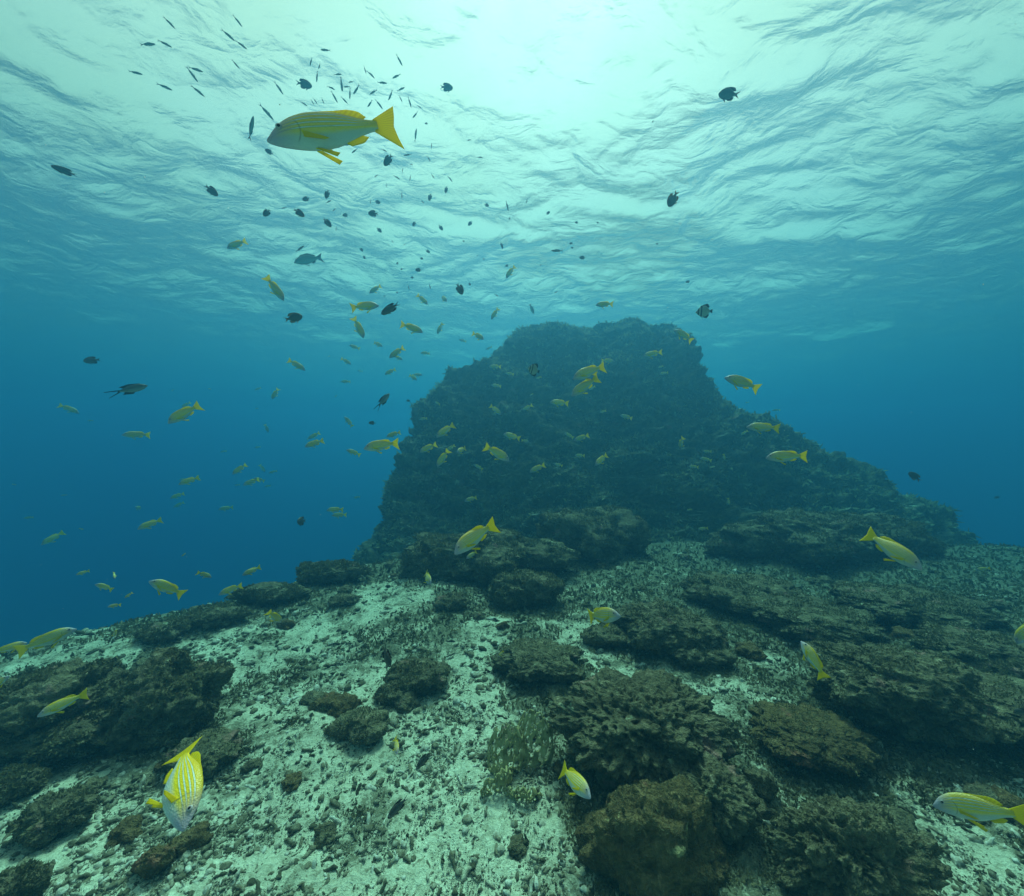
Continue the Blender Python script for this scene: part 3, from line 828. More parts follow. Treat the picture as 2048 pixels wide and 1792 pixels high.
def to_mesh(name, pieces, mats):
    """pieces: (V, F, UV, material index or list)"""
    V, F, UV, MI, o = [], [], [], [], 0
    for p in pieces:
        v, f, uv, mi = p
        v = np.asarray(v, float).copy(); v[:, 0] = 0.45 - v[:, 0]        # head towards +X, origin at mid body
        V.append(v); F += [[i + o for i in q] for q in f]; UV.append(uv)
        MI += (mi if isinstance(mi, list) else [mi] * len(f)); o += len(v)
    V = np.concatenate(V); UV = np.concatenate(UV)
    me = bpy.data.meshes.new(name); me.from_pydata(V.tolist(), [], F)
    for m in mats: me.materials.append(m)
    lay = me.uv_layers.new(name="UVMap")
    idx = np.zeros(len(me.loops), dtype=np.int32); me.loops.foreach_get("vertex_index", idx)
    lay.data.foreach_set("uv", UV[idx].astype(np.float32).ravel())
    me.polygons.foreach_set("material_index", np.array(MI, dtype=np.int32))
    me.polygons.foreach_set("use_smooth", np.ones(len(me.polygons), dtype=bool))
    bm = bmesh.new(); bm.from_mesh(me); bmesh.ops.recalc_face_normals(bm, faces=bm.faces); bm.to_mesh(me); bm.free()
    return me

def snapper_pieces(b):
    fins = {
        "tail_fin": [fin_mesh([(.80, .072), (.815, .022), (.80, -.026)], [(.985, .185), (.975, .10), (.955, .01), (.972, -.09), (1.0, -.19)], b, .007, 18, 8)],
        "dorsal_fin": [fin_mesh([(.22, .120), (.40, .145), (.55, .128), (.66, .092), (.72, .076)], [(.23, .130), (.40, .157), (.52, .158), (.62, .166), (.70, .150), (.755, .098)], b, .006, 18, 5)],
        "anal_fin": [fin_mesh([(.56, -.112), (.64, -.078), (.69, -.056)], [(.60, -.142), (.70, -.118), (.745, -.070)], b, .006, 10, 5)],
        "pelvic_fin": [fin_mesh([(.33, -.155), (.37, -.158)], [(.47, -.255), (.50, -.225)], b, .005, 6, 5, sd * .018, sd * .05) for sd in (1, -1)],
        "pectoral_fin": [fin_mesh([(.262, -.035), (.27, -.085)], [(.42, -.098), (.45, -.115), (.41, -.122)], b, .003, 8, 5, sd * .058, sd * .068) for sd in (1, -1)],
    }
    eyes = [eye_mesh(.112, .014, .0425, .025, b, sd) for sd in (1, -1)]
    return body_mesh(SNAP_P, b), fins, eyes

BENDS = {0: 0.0, 1: 0.25, -1: -0.25, 2: 0.55, -2: -0.55, 3: 0.85, -3: -0.85}
SNAP_FULL, SNAP_SMALL = {}, {}
for kb, b in BENDS.items():
    body, fins, eyes = snapper_pieces(b)
    SNAP_FULL[kb] = (to_mesh("snapper_body", [(*body, 0)], [M_SNAP]),
                     [(nm, to_mesh(nm, [(*f, 0)], [M_YFIN])) for nm, L in fins.items() for f in L] +
                     [("eye", to_mesh("eye", [e], [M_EYE, M_PUPIL])) for e in eyes])
    pcs = [(*body, 0)] + [(*f, 1) for L in fins.values() for f in L] + [(e[0], e[1], e[2], [q + 2 for q in e[3]]) for e in eyes]
    SNAP_SMALL[kb] = to_mesh("snapper", pcs, [M_SNAP, M_YFIN, M_EYE, M_PUPIL])

def simple_fish(name, prof, fins, mats, eye, b=0.0):
    body = body_mesh(prof, b, 34, 18)
    pcs = [(*body, 0)] + [(*fin_mesh(f[0], f[1], b, .006, 12, 5, *(f[2:])), 1) for f in fins]
    for sd in (1, -1):
        e = eye_mesh(*eye, b, sd); pcs.append((e[0], e[1], e[2], [q + 2 for q in e[3]]))
    return to_mesh(name, pcs, mats)

def dams_fins(fork):
    return [([(.79, .055), (.80, 0), (.79, -.055)], [(1.0, .15), (.90 - fork, .0), (1.0, -.15)]),
            ([(.22, .21), (.45, .235), (.66, .12)], [(.24, .235), (.48, .285), (.70, .26), (.77, .14)]),
            ([(.45, -.225), (.58, -.18), (.68, -.10)], [(.52, -.275), (.70, -.25), (.76, -.13)]),
            ([(.28, -.22), (.32, -.225)], [(.42, -.33), (.40, -.27)], .02, .03), ([(.28, -.22), (.32, -.225)], [(.42, -.33), (.40, -.27)], -.02, -.03)]
slim_fins = [([(.83, .018), (.84, 0), (.83, -.018)], [(1.0, .105), (.89, 0), (1.0, -.105)]),
             ([(.30, .085), (.60, .060), (.72, .035)], [(.34, .115), (.60, .082), (.74, .045)]),
             ([(.55, -.075), (.72, -.034)], [(.60, -.098), (.74, -.048)])]
butt_fins = [([(.84, .065), (.85, 0), (.84, -.06)], [(1.0, .12), (.97, 0), (1.0, -.12)]),
             ([(.25, .27), (.52, .355), (.74, .20)], [(.28, .33), (.50, .42), (.68, .47), (.80, .30)]),
             ([(.45, -.325), (.62, -.30), (.76, -.16)], [(.52, -.39), (.70, -.41), (.80, -.24)]),
             ([(.30, -.29), (.34, -.30)], [(.46, -.44), (.43, -.36)], .015, .02)]
unic_fins = [([(.64, .03), (.65, .012), (.64, .0)], [(.995, .07), (.99, .055), (.97, .048)]),
             ([(.64, .0), (.65, -.012), (.64, -.03)], [(.93, -.115), (.95, -.125), (.96, -.14)]),
             ([(.64, .03), (.645, 0), (.64, -.03)], [(.78, .052), (.70, 0), (.76, -.065)]),
             ([(.14, .085), (.36, .112), (.56, .055)], [(.15, .105), (.40, .150), (.64, .115)]),
             ([(.34, -.115), (.56, -.058)], [(.40, -.16), (.63, -.12)])]

MESHES = {
    "damsel": simple_fish("damselfish", DAMS_P, dams_fins(.05), [M_DARK, M_DFIN, M_EYE, M_PUPIL], (.10, .03, .05, .028)),
    "brown": simple_fish("damselfish", DAMS_P, dams_fins(.03), [M_BROWN, M_BFIN, M_EYE, M_PUPIL], (.10, .03, .05, .028)),
    "slim": simple_fish("fusilier", SLIM_P, slim_fins, [M_SLIM, M_SFIN, M_EYE, M_PUPIL], (.07, .005, .024, .016)),
    "slim_bent": simple_fish("fusilier", SLIM_P, slim_fins, [M_SLIM, M_SFIN, M_EYE, M_PUPIL], (.07, .005, .024, .016), 0.45),
    "slimdark": simple_fish("dark_fish", [(a, t * .66, b * .66, w * .8) for a, t, b, w in DAMS_P], [tuple([[(p[0], p[1] * .66) for p in line] for line in f[:2]]) + tuple(f[2:]) for f in dams_fins(.09)], [M_DARK, M_DFIN, M_EYE, M_PUPIL], (.09, .02, .04, .022), 0.2),
    "butterfly": simple_fish("butterflyfish", BUTT_P, butt_fins, [M_BUTT, M_DFIN, M_EYE, M_PUPIL], (.12, .00, .032, .022)),
    "unicorn": simple_fish("long_tailed_fish", UNIC_P, unic_fins, [M_SLIM, M_DFIN, M_EYE, M_PUPIL], (.085, .015, .026, .018)),
    "emperor": simple_fish("grey_fish", SNAP_P, [([(.80, .07), (.81, .02), (.80, -.026)], [(.985, .175), (.92, .01), (1.0, -.17)]),
        ([(.22, .120), (.45, .146), (.70, .078)], [(.24, .16), (.50, .205), (.76, .105)]), ([(.56, -.112), (.69, -.056)], [(.62, -.165), (.75, -.075)]),
        ([(.33, -.155), (.37, -.158)], [(.46, -.24), (.48, -.21)], .018, .04)], [M_GREY, M_GFIN, M_EYE, M_PUPIL], (.098, .036, .0415, .025)),
}

OFF = dict(A=(0, 0), B=(680, 0), C=(1360, 0), D=(0, 596), E=(680, 596), F=(1360, 596), G=(0, 1192), H=(680, 1192), I=(1360, 1192))
def direction(px, py):
    v = Vector(((px - CX) / FPX, 1.0, (CY - py) / FPX)); return v.normalized()

def solid_tree():
    V, F, o = [], [], 0
    for ob in S.objects:
        if ob.type == 'MESH' and ob.parent is None and ob.name.split(".")[0] in ("seabed", "reef_pinnacle", "coral_rock"):
            me = ob.data; co = np.empty(len(me.vertices) * 3, np.float32); me.vertices.foreach_get("co", co)
            V.append(co.reshape(-1, 3)); F += [[i + o for i in p.vertices] for p in me.polygons]; o += len(me.vertices)
    return BVHTree.FromPolygons(np.concatenate(V).tolist(), F)
SOLID = solid_tree()

def swim(q, hx, hy, tx, ty, L, phi=0.0, roll=0.0, flat=0.5):
    """head and tail seen at these places; L: length in metres; phi: degrees the head points towards (+) or away from (-) the viewer.
    returns the fish's place in the water"""
    ox, oy = OFF[q]; k = 0.33594
    h, t = direction(ox + hx * k, oy + hy * k), direction(ox + tx * k, oy + ty * k)
    th = h.angle(t); ph = math.radians(phi)
    d = L * math.cos(ph) / max(th, 1e-3)
    up = (h + t).normalized().z
    dmax = 16.0
    if up > 0.02: dmax = min(dmax, 3.45 / up)
    if up < -0.02: dmax = min(dmax, 1.25 / -up + (2.5 if up > -0.2 else 0.0))
    hit = SOLID.ray_cast(Vector((0, 0, 0)), (h + t).normalized())[3]      # swim clear of the rock behind
    if hit: dmax = min(dmax, hit - 0.25 - 0.04 * hit)
    if d > dmax: L *= dmax / d; d = dmax
    ph_ = L * math.sin(ph) * 0.5
    H, T = h * (d - ph_), t * (d + ph_)
    f = (H - T).normalized()
    u = Vector((0, 0, 1)); u = (u - f * u.dot(f)).normalized()
    w = f.cross((h + t).normalized()); w = w if w.z > 0 or abs(w.z) < 1e-4 else -w    # broadside to the viewer
    if w.length > 0.2: u = (u * (1 - flat) + w.normalized() * flat); u = (u - f * u.dot(f)).normalized()
    if roll: u = Matrix.Rotation(math.radians(roll), 3, f) @ u
    s = f.cross(u) * -1.0
    R3 = Matrix((f, s, u)).transposed()
    c = T + (H - T) * 0.55
    return Matrix.Translation(c) @ R3.to_4x4() @ Matrix.Scale(L, 4)

def add_snapper(q, hx, hy, tx, ty, label, phi=0.0, full=False, bend=0, L=0.24, roll=0.0, group="yellow striped snappers", flat=0.5):
    if L == 0.24: L *= random.uniform(0.88, 1.10)
    if bend == 0 and label and 'large yellow' not in label: bend = random.choice((0, 1, -1, 1, -1, 2, -2))
    M = swim(q, hx, hy, tx, ty, L, phi, roll, flat)
    if 'large yellow' in label: M = M @ Matrix.Diagonal((1, 1, 0.88, 1))     # the slimmest of them
    if bend == 'curl': bend = 2 if M.col[1].xyz.dot(M.translation) > 0 else -2
    if bend == 'away':                                      # tail swept away from the viewer
        bend = 1 if M.col[1].xyz.dot(M.translation) > 0 else -1
    if full:
        body, parts = SNAP_FULL[bend]
        o = bpy.data.objects.new("snapper", body); COL.objects.link(o); o.matrix_world = M
        for nm, me in parts:
            c = bpy.data.objects.new(nm, me); COL.objects.link(c); c.parent = o
    else:
        o = bpy.data.objects.new("snapper", SNAP_SMALL[bend]); COL.objects.link(o); o.matrix_world = M
    tag(o, label, "fish", group)

def add_fish(kind, q, hx, hy, tx, ty, label, L=0.12, phi=0.0, roll=0.0, group=None):
    me = MESHES[kind]
    o = bpy.data.objects.new(me.name.split(".")[0], me); COL.objects.link(o)
    o.matrix_world = swim(q, hx, hy, tx, ty, L, phi, roll)
    tag(o, label, "fish", group)

A = add_snapper
# ---- the snappers one can make out well
A('A', 1578, 790, 2379, 760, "large yellow tailed snapper close up under the bright surface, facing left", full=True, L=0.25, flat=0.10)
A('F', 1455, 1600, 1080, 1400, "bright yellow snapper with four white stripes swimming nose down over the dark slope", full=True, bend=1, phi=12)
A('G', 1150, 1350, 1000, 830, "yellow snapper with mauve face diving head down over the sand", full=True, phi=36, bend="curl", flat=0.8)
A('H', 1500, 1180, 1290, 1020, "small plump snapper with mauve face in front of the pitted boulder", full=True, phi=38, bend="away", flat=0.8)
A('I', 1495, 1215, 2085, 1310, "blurred yellow snapper with a mauve head cut by the right edge", full=True, phi=10, bend=1)
A('H', 1665, 100, 1455, 130, "short tall striped snapper facing right over the rubble, seen half from the front", full=True, phi=40, bend="away", flat=0.7)
A('I', 735, 265, 852, 495, "striped snapper rising nose up above the white sand patch", full=True, phi=-8, bend=-1, flat=0.8, L=0.15)
A('E', 672, 1505, 912, 1350, "orange striped snapper tilted nose down before the pinnacle's foot", full=True, phi=25, bend=1)
A('G', 218, 705, 528, 580, "yellow snapper over the big dark rock at the left edge", full=True, phi=0, L=0.15)
A('G', 450, 183, 90, 345, "yellow snapper nose up near the left edge above the sand's end", full=True, bend=1)
A('G', 160, 270, -60, 350, "pale yellow snapper half cut off by the left edge", full=True)
A('G', 50, 470, -110, 590, "yellow snapper nearly hidden by the left edge above the dark rock", phi=20)
A('D', 898, 1675, 1090, 1775, "yellow snapper nose up in the blue left of the sand slope", full=True, bend=-1)
A('D', 990, 735, 1198, 640, "largest yellow snapper in the blue below the fork tailed grey fish", full=True)
A('D', 725, 808, 897, 818, "olive yellow snapper level in the blue under the largest one there", full=True)
A('D', 475, 682, 345, 637, "faded orange snapper facing right alone in the upper left blue")
A('D', 1820, 425, 1712, 370, "orange yellow snapper facing down right, left of the thick part of the school", full=True)
A('A', 1347, 1470, 1472, 1440, "olive snapper with yellow tail just under the rippled surface at the left", full=True)
A('A', 1698, 1785, 1578, 1650, "slim yellow snapper diving steeply left of the school's top", full=True, bend=-1, phi=10)
A('E', 228, 35, 65, 65, "yellow snapper facing right beside the slim dark red fish", full=True)
A('E', 148, 235, 75, 118, "yellow snapper diving right beneath the one beside the dark red fish", full=True, phi=10)
A('E', 495, 195, 358, 160, "dark olive snapper with yellow tail facing right above the pinnacle's left shoulder", full=True)
A('E', 525, 35, 460, -15, "small yellow snapper facing down right below the black angled fish", phi=20)
A('E', 640, 15, 590, -15, "small plump yellow snapper right under the black angled fish", phi=45)
A('B', 985, 1652, 1042, 1583, "small snapper with bright yellow tail up, alone left of the pinnacle's summit against the ripples", full=True)
A('B', 172, 1740, 247, 1705, "small yellow snapper with a raised fin above the school's top edge")
A('E', 898, 125, 943, 60, "slim faded snapper nose down left of the pinnacle's flat top")
A('E', 577, 213, 610, 148, "faded snapper hanging nose down over the pinnacle's left shoulder")
A('E', 1523, 35, 1627, 40, "lone snapper level above the pinnacle's flat top", full=True)
A('E', 858, 240, 795, 215, "plump orange snapper half turned away beside the pinnacle's upper left corner", phi=45)
A('E', 708, 245, 752, 260, "tiny brownish snapper left of the plump orange one", group="small snappers in the school")
A('E', 255, 285, 197, 265, "small snapper facing right below the two diving ones", phi=30)
A('E', 55, 278, 118, 305, "small dark olive snapper facing left at the school's left side")
A('E', 290, 350, 385, 300, "olive snapper overlapping another in the middle of the school", full=True)
A('E', 375, 365, 315, 345, "faded snapper half hidden behind the olive overlapping one")
A('E', 68, 392, 8, 362, "small brown snapper facing down right at the school's left fringe", phi=20)
A('E', 478, 325, 535, 330, "faint level snapper just left of the pinnacle's upper slope")
A('E', 265, 452, 332, 425, "small orange snapper in the blue above the fork tailed diving fish")
A('E', 460, 485, 412, 460, "small round orange snapper next to the pinnacle's left wall", phi=40)
A('E', 140, 885, 352, 868, "bright yellow snapper with two thin stripes level at the pinnacle's left edge", full=True)
A('E', 275, 822, 362, 800, "snapper tucked behind the bright level one at the pinnacle's left edge")
A('E', 40, 900, 122, 938, "faint snapper nose up left below the bright level one")
A('E', 30, 705, 72, 768, "faint snapper nose up in the blue beside the pinnacle's left wall")
A('E', 470, 720, 520, 717, "very small pale snapper on the pinnacle's left edge", group="small snappers in the school")
A('E', 570, 822, 682, 755, "yellow snapper slanting down to the left before the pinnacle's left wall", full=True)
A('E', 472, 912, 577, 872, "yellow green snapper just under a white fish at the pinnacle's left wall", full=True)
A('E', 573, 1000, 650, 905, "pale yellow snapper steeply nose down before the pinnacle's left wall", full=True)
A('E', 632, 905, 685, 878, "small pale snapper behind the steeply diving one")
A('E', 695, 915, 748, 895, "plump snapper facing the viewer before the pinnacle's left half", phi=55)
A('E', 1012, 960, 858, 885, "yellow snapper nose down to the right in the middle of the pinnacle", full=True, bend=-1)
A('E', 962, 692, 892, 640, "green yellow snapper nose down before the upper middle of the pinnacle")
A('E', 1085, 665, 1142, 640, "small green yellow snapper before the upper middle of the pinnacle", phi=15)
A('E', 1250, 615, 1362, 632, "pale snapper facing left beneath the two stacked snappers", full=True)
A('E', 975, 805, 1073, 840, "pale blue green snapper with yellow tail before the middle of the pinnacle", full=True)
A('E', 1127, 852, 1080, 848, "faint snapper behind the yellow tail of the pale blue green one")
A('E', 1392, 845, 1483, 818, "yellow green snapper facing left before the right half of the pinnacle", full=True)
A('E', 1340, 800, 1390, 835, "faint snapper touching the nose of the yellow green one")
A('E', 1397, 935, 1458, 940, "small pale green snapper left of the orange snapper on the pinnacle's right half")
A('E', 1518, 990, 1592, 935, "short orange snapper nose down on the pinnacle's right half", phi=35, full=True)
A('E', 1127, 1032, 1222, 995, "yellow green snapper low on the middle of the pinnacle", full=True)
A('E', 1275, 985, 1325, 1000, "faint snapper right of the one low on the middle of the pinnacle")
A('E', 1670, 695, 1740, 718, "faint olive snapper on the pinnacle's right shoulder")
A('E', 885, 405, 960, 412, "orange yellow snapper faded by haze on the pinnacle's left shoulder")
A('E', 985, 445, 1035, 455, "faint pale snapper on the pinnacle's left shoulder", group="small snappers in the school")
A('E', 900, 515, 960, 528, "faint pale snapper under the pinnacle's left shoulder", group="small snappers in the school")
A('E', 1383, 470, 1582, 405, "upper one of two stacked yellow snappers before the pinnacle's top", full=True)
A('E', 1372, 572, 1543, 480, "lower one of two stacked yellow snappers before the pinnacle's top", full=True)
A('E', 1480, 545, 1520, 525, "small snapper half hidden behind the lower stacked one", group="small snappers in the school")
A('E', 1635, 375, 1555, 372, "faded snapper above the tail of the upper stacked one")
A('E', 1805, 340, 1920, 325, "yellow snapper facing left under the pinnacle's summit", full=True)
A('E', 1890, 415, 1925, 405, "tiny orange snapper under the summit", group="small snappers in the school")
A('E', 1900, 450, 1955, 445, "faded snapper under the tiny orange one near the summit", group="small snappers in the school")
A('E', 740, 1205, 820, 1190, "small yellow snapper low before the pinnacle's left half", phi=10)
A('E', 750, 1548, 818, 1510, "small yellow green snapper just under the big orange striped one", phi=15)
A('E', 545, 1695, 492, 1632, "plump yellow snapper at the dark ledge, head towards the viewer", phi=55, full=True)
A('E', 2022, 895, 2035, 835, "orange snapper seen half from behind on the pinnacle's right side", phi=-50)
A('E', 80, 1188, 118, 1184, "tiny pale snapper near the pinnacle's lower left edge", group="small snappers in the school")
A('E', 490, 455, 430, 460, "tiny snapper behind the small round orange one", group="small snappers in the school")
A('F', -30, 185, 75, 258, "yellow snapper nose up at the upper right corner of the pinnacle", full=True, bend=-1)
A('F', 272, 462, 475, 545, "yellow snapper nose up in the blue right of the pinnacle", full=True, bend=-1)
A('F', 397, 760, 595, 780, "slim pale snapper level just off the pinnacle's right slope", full=True)
A('F', 510, 940, 765, 945, "striped snapper with yellow tail level above the pinnacle's right slope", full=True)
A('F', 548, 668, 597, 667, "tiny orange snapper far off right of the pinnacle", group="small snappers in the school")
A('F', 388, 622, 412, 621, "tiny orange snapper dot right of the pinnacle's wall", group="small snappers in the school")
A('F', 105, 1375, 168, 1370, "small green yellow snapper near the seabed at the right foot of the pinnacle")
A('F', 120, 950, 190, 970, "small pale blue snapper low on the pinnacle's right half")
A('F', 135, 910, 188, 915, "small orange snapper just above the pale blue one on the pinnacle's right half")
A('F', 50, 1000, 112, 1008, "faint green snapper under the pale blue one on the pinnacle's right half")
A('F', 270, 965, 258, 928, "faint upright snapper right of the small pale blue one")
A('F', 295, 1232, 285, 1190, "faint orange upright snapper low on the pinnacle's right slope")
A('I', 1985, 270, 2190, 130, "pale snapper looking in at the right edge, mostly cut off", full=True)
A('H', 345, 935, 325, 845, "pale ghostly snapper with yellow tail over the bright sand", phi=50)
A('H', 940, 362, 975, 328, "tiny orange snapper low over the rubble in the middle", L=0.10)
A('G', 1680, 150, 1590, 95, "orange snapper turning away above the sand slope at the left", phi=-40, roll=25)
A('G', 690, 235, 675, 200, "small orange snapper end on at the sand's far left edge", phi=-60)
A('G', 640, 62, 722, 50, "faint green snapper over the left end of the slope")
A('D', 1812, 880, 1930, 850, "yellow snapper below two others in the mid left blue", full=True)
A('D', 1835, 835, 1905, 803, "orange snapper crossing behind the one in the mid left blue")
A('D', 1850, 815, 1838, 840, "small pale fish beside the crossing pair in the mid left blue", phi=40)
A('D', 1380, 1045, 1470, 992, "green yellow snapper slanting down left in the left blue", full=True)
A('D', 1060, 1105, 1190, 1070, "yellow snapper overlapping a small dark one in the left blue", full=True)
A('D', 1065, 1085, 1100, 1075, "small dark snapper peeping out behind the overlapping one")
A('D', 1445, 1110, 1545, 1080, "yellow snapper leading a tight pair in the left blue", full=True)
A('D', 1510, 1070, 1575, 1092, "orange yellow snapper behind the leader of the tight pair", full=True)
A('D', 1580, 1035, 1545, 992, "faint snapper nose down above the tight pair")
A('D', 1600, 1040, 1650, 1030, "very faint snapper right of the one nose down above the tight pair", group="small snappers in the school")
A('D', 1575, 1122, 1612, 1117, "tiny white fish under the tight pair", group="small snappers in the school")
A('D', 1010, 1190, 1100, 1165, "small green snapper below the overlapping one in the left blue")
A('D', 1030, 1245, 1098, 1218, "faint green snapper under the small green one")
A('D', 1300, 1255, 1390, 1248, "faint level snapper left of the black oval fish")
A('D', 805, 1240, 853, 1260, "short faint snapper above the one with a big yellow tail", phi=45)
A('D', 815, 1370, 968, 1322, "yellow green snapper with raised yellow tail low in the left blue", full=True)
A('D', 240, 1465, 385, 1395, "yellow green snapper slanting down at the far left", full=True)
A('D', 450, 1645, 535, 1625, "bright green small snapper low in the left blue")
A('D', 680, 1672, 685, 1628, "faint orange snapper upright low in the left blue", phi=30)
A('D', 570, 1700, 672, 1738, "faint orange snapper nose up low in the left blue")
A('D', 1262, 1660, 1172, 1632, "small snapper facing right over the slope's left end")
A('D', 1440, 1645, 1555, 1605, "yellow snapper upper of two over the slope's left end", full=True)
A('D', 1300, 1760, 1445, 1710, "yellow snapper lower of two over the slope's left end", full=True)
A('D', 740, 1785, 790, 1752, "faint snapper low at the left above the slope")
A('D', 1080, 1538, 1105, 1520, "tiny snapper in the lower left blue", group="small snappers in the school")
A('D', 1945, 1258, 2045, 1262, "pale yellow snapper upper of a pair right of the black oval fish", full=True)
A('D', 1975, 1290, 2065, 1292, "yellow snapper lower of a pair right of the black oval fish", full=True)
for q, a in (('D', (1615, 600, 1660, 540)), ('D', (1515, 548, 1555, 535)), ('D', (1600, 800, 1575, 752)), ('D', (1080, 650, 1135, 622)), ('D', (520, 728, 555, 730)),
             ('D', (1310, 915, 1350, 912)), ('D', (1515, 890, 1552, 886)), ('D', (100, 1112, 70, 1108)), ('D', (360, 1175, 400, 1172)), ('D', (140, 1310, 200, 1305)),
             ('D', (500, 1378, 470, 1372)), ('D', (1020, 555, 1035, 545)), ('D', (1395, 1115, 1430, 1112)), ('D', (1260, 542, 1240, 540)), ('D', (1950, 350, 1965, 345)),
             ('D', (2025, 495, 2050, 497)), ('D', (1990, 590, 2005, 580)), ('D', (1540, 655, 1520, 660)), ('E', (868, 305, 905, 293)), ('E', (5, 495, 62, 500)),
             ('E', (105, 430, 135, 438)), ('E', (800, 990, 850, 1022)), ('E', (1545, 680, 1585, 672)), ('E', (1130, 580, 1150, 570)), ('E', (1165, 480, 1200, 470)),
             ('E', (565, 615, 595, 635)), ('F', (40, 1262, 70, 1258)), ('F', (360, 815, 405, 790)), ('F', (1760, 1615, 1850, 1610))):
    A(q, *a, "small snapper almost faded into the hazy water", group="faded snappers far off in the school")

# ---- dark fish one can make out
B = add_fish
B("slimdark", 'A', 302, 985, 470, 1052, "dark slender fish with forked tail alone at the upper left", L=0.15)
B("damsel", 'A', 1298, 1165, 1218, 1100, "dark oval fish right of the slender one under the left ripples", L=0.12, phi=25)
B("damsel", 'A', 1858, 510, 1760, 490, "dark fish with raised dorsal fin left of the large snapper's back", L=0.13)
B("slim", 'A', 1630, 715, 1540, 615, "grey fish half hidden behind the large snapper's forehead", L=0.18)
B("slim", 'A', 1508, 690, 1483, 838, "grey fish hanging upright before the large snapper's mouth", L=0.18)
B("damsel", 'A', 1577, 890, 1630, 918, "grey round fish under the large snapper's chin", L=0.09, phi=20)
B("emperor", 'A', 1748, 1552, 1925, 1535, "pale grey fish with forked tail in the haze under the ripples", L=0.42)
B("damsel", 'B', 672, 522, 595, 517, "grey disc shaped fish right of the large snapper's tail", L=0.14)
B("damsel", 'B', 262, 985, 312, 918, "dark fish with a thin raised fin below the large snapper's tail", L=0.11)
B("damsel", 'B', 168, 1270, 230, 1272, "dark oval fish in the lower middle of the surface school", L=0.11, phi=20)
B("damsel", 'B', 730, 1752, 695, 1685, "black fish with angled fins near the school's top", L=0.12, phi=30)
B("slimdark", 'B', 970, 1482, 957, 1437, "small dark upright fish in the middle of the rippled surface", L=0.10)
B("slim", 'B', 1257, 1492, 1330, 1492, "dark level fish under the ripples right of the middle", L=0.13)
B("damsel", 'B', 1425, 1532, 1463, 1535, "small dark oval fish beside the dark level one right of the middle", L=0.09)
B("brown", 'B', 1955, 1230, 2010, 1135, "dark elongated fish with amber fins against the right ripples", L=0.14, phi=35)
B("damsel", 'C', 230, 555, 357, 565, "dark deep bodied fish alone in the upper right", L=0.14)
B("damsel", 'C', 32, 1678, 62, 1675, "small dark fish left of the summit under the right ripples", L=0.09)
B("damsel", 'D', 495, 375, 602, 366, "dark slate fish alone in the left blue", L=0.15, phi=15)
B("brown", 'D', 1800, 105, 1692, 130, "dark olive fish with amber tail left of the school", L=0.14, phi=10)
B("unicorn", 'D', 878, 520, 622, 575, "grey fish with long forked black tail in the left blue", L=0.26)
B("unicorn", 'E', 293, 568, 206, 668, "grey fish with long forked black tail rising beside the pinnacle", L=0.22, phi=-15)
B("damsel", 'D', 1770, 1330, 1822, 1326, "black oval fish seen nearly end on in the blue left of the pinnacle's foot", L=0.19, phi=62)
B("slimdark", 'E', 245, 95, 358, 30, "slim dark red fish slanting down left at the school's top", L=0.14)
B("damsel", 'E', 170, 742, 214, 745, "tiny black fish in the blue left of the pinnacle", L=0.09)
B("damsel", 'E', 418, 612, 392, 610, "tiny dark fish by the pinnacle's left wall", L=0.07)
B("butterfly", 'E', 1118, 415, 1188, 440, "striped butterflyfish with black dorsal edge before the pinnacle's upper left", L=0.13, phi=35)
B("butterfly", 'F', 92, 82, 195, 78, "grey butterflyfish with tall fin right of the pinnacle's summit", L=0.15, phi=10)
B("emperor", 'E', 1155, 93, 1128, 35, "grey fish hanging nose down above the pinnacle's flat top", L=0.22)
B("brown", 'F', 1365, 1035, 1432, 1092, "dark fish with orange tail in the right blue", L=0.15)
B("damsel", 'F', 1870, 1190, 1910, 1182, "barely visible dark fish far in the right blue", L=0.12)
B("slimdark", 'H', 300, 425, 253, 292, "black slender fish nose down over the rubble beside the tufted rock", L=0.075)
B("slimdark", 'H', 452, 1032, 542, 920, "dark slim fish over the sand left of the lattice coral", L=0.07)
B("slimdark", 'H', 283, 1325, 405, 1185, "largest dark slim fish over the sand near the bottom", L=0.08)
B("damsel", 'I', 1985, 690, 2090, 690, "black fish cut by the right edge over the dark rock", L=0.13)

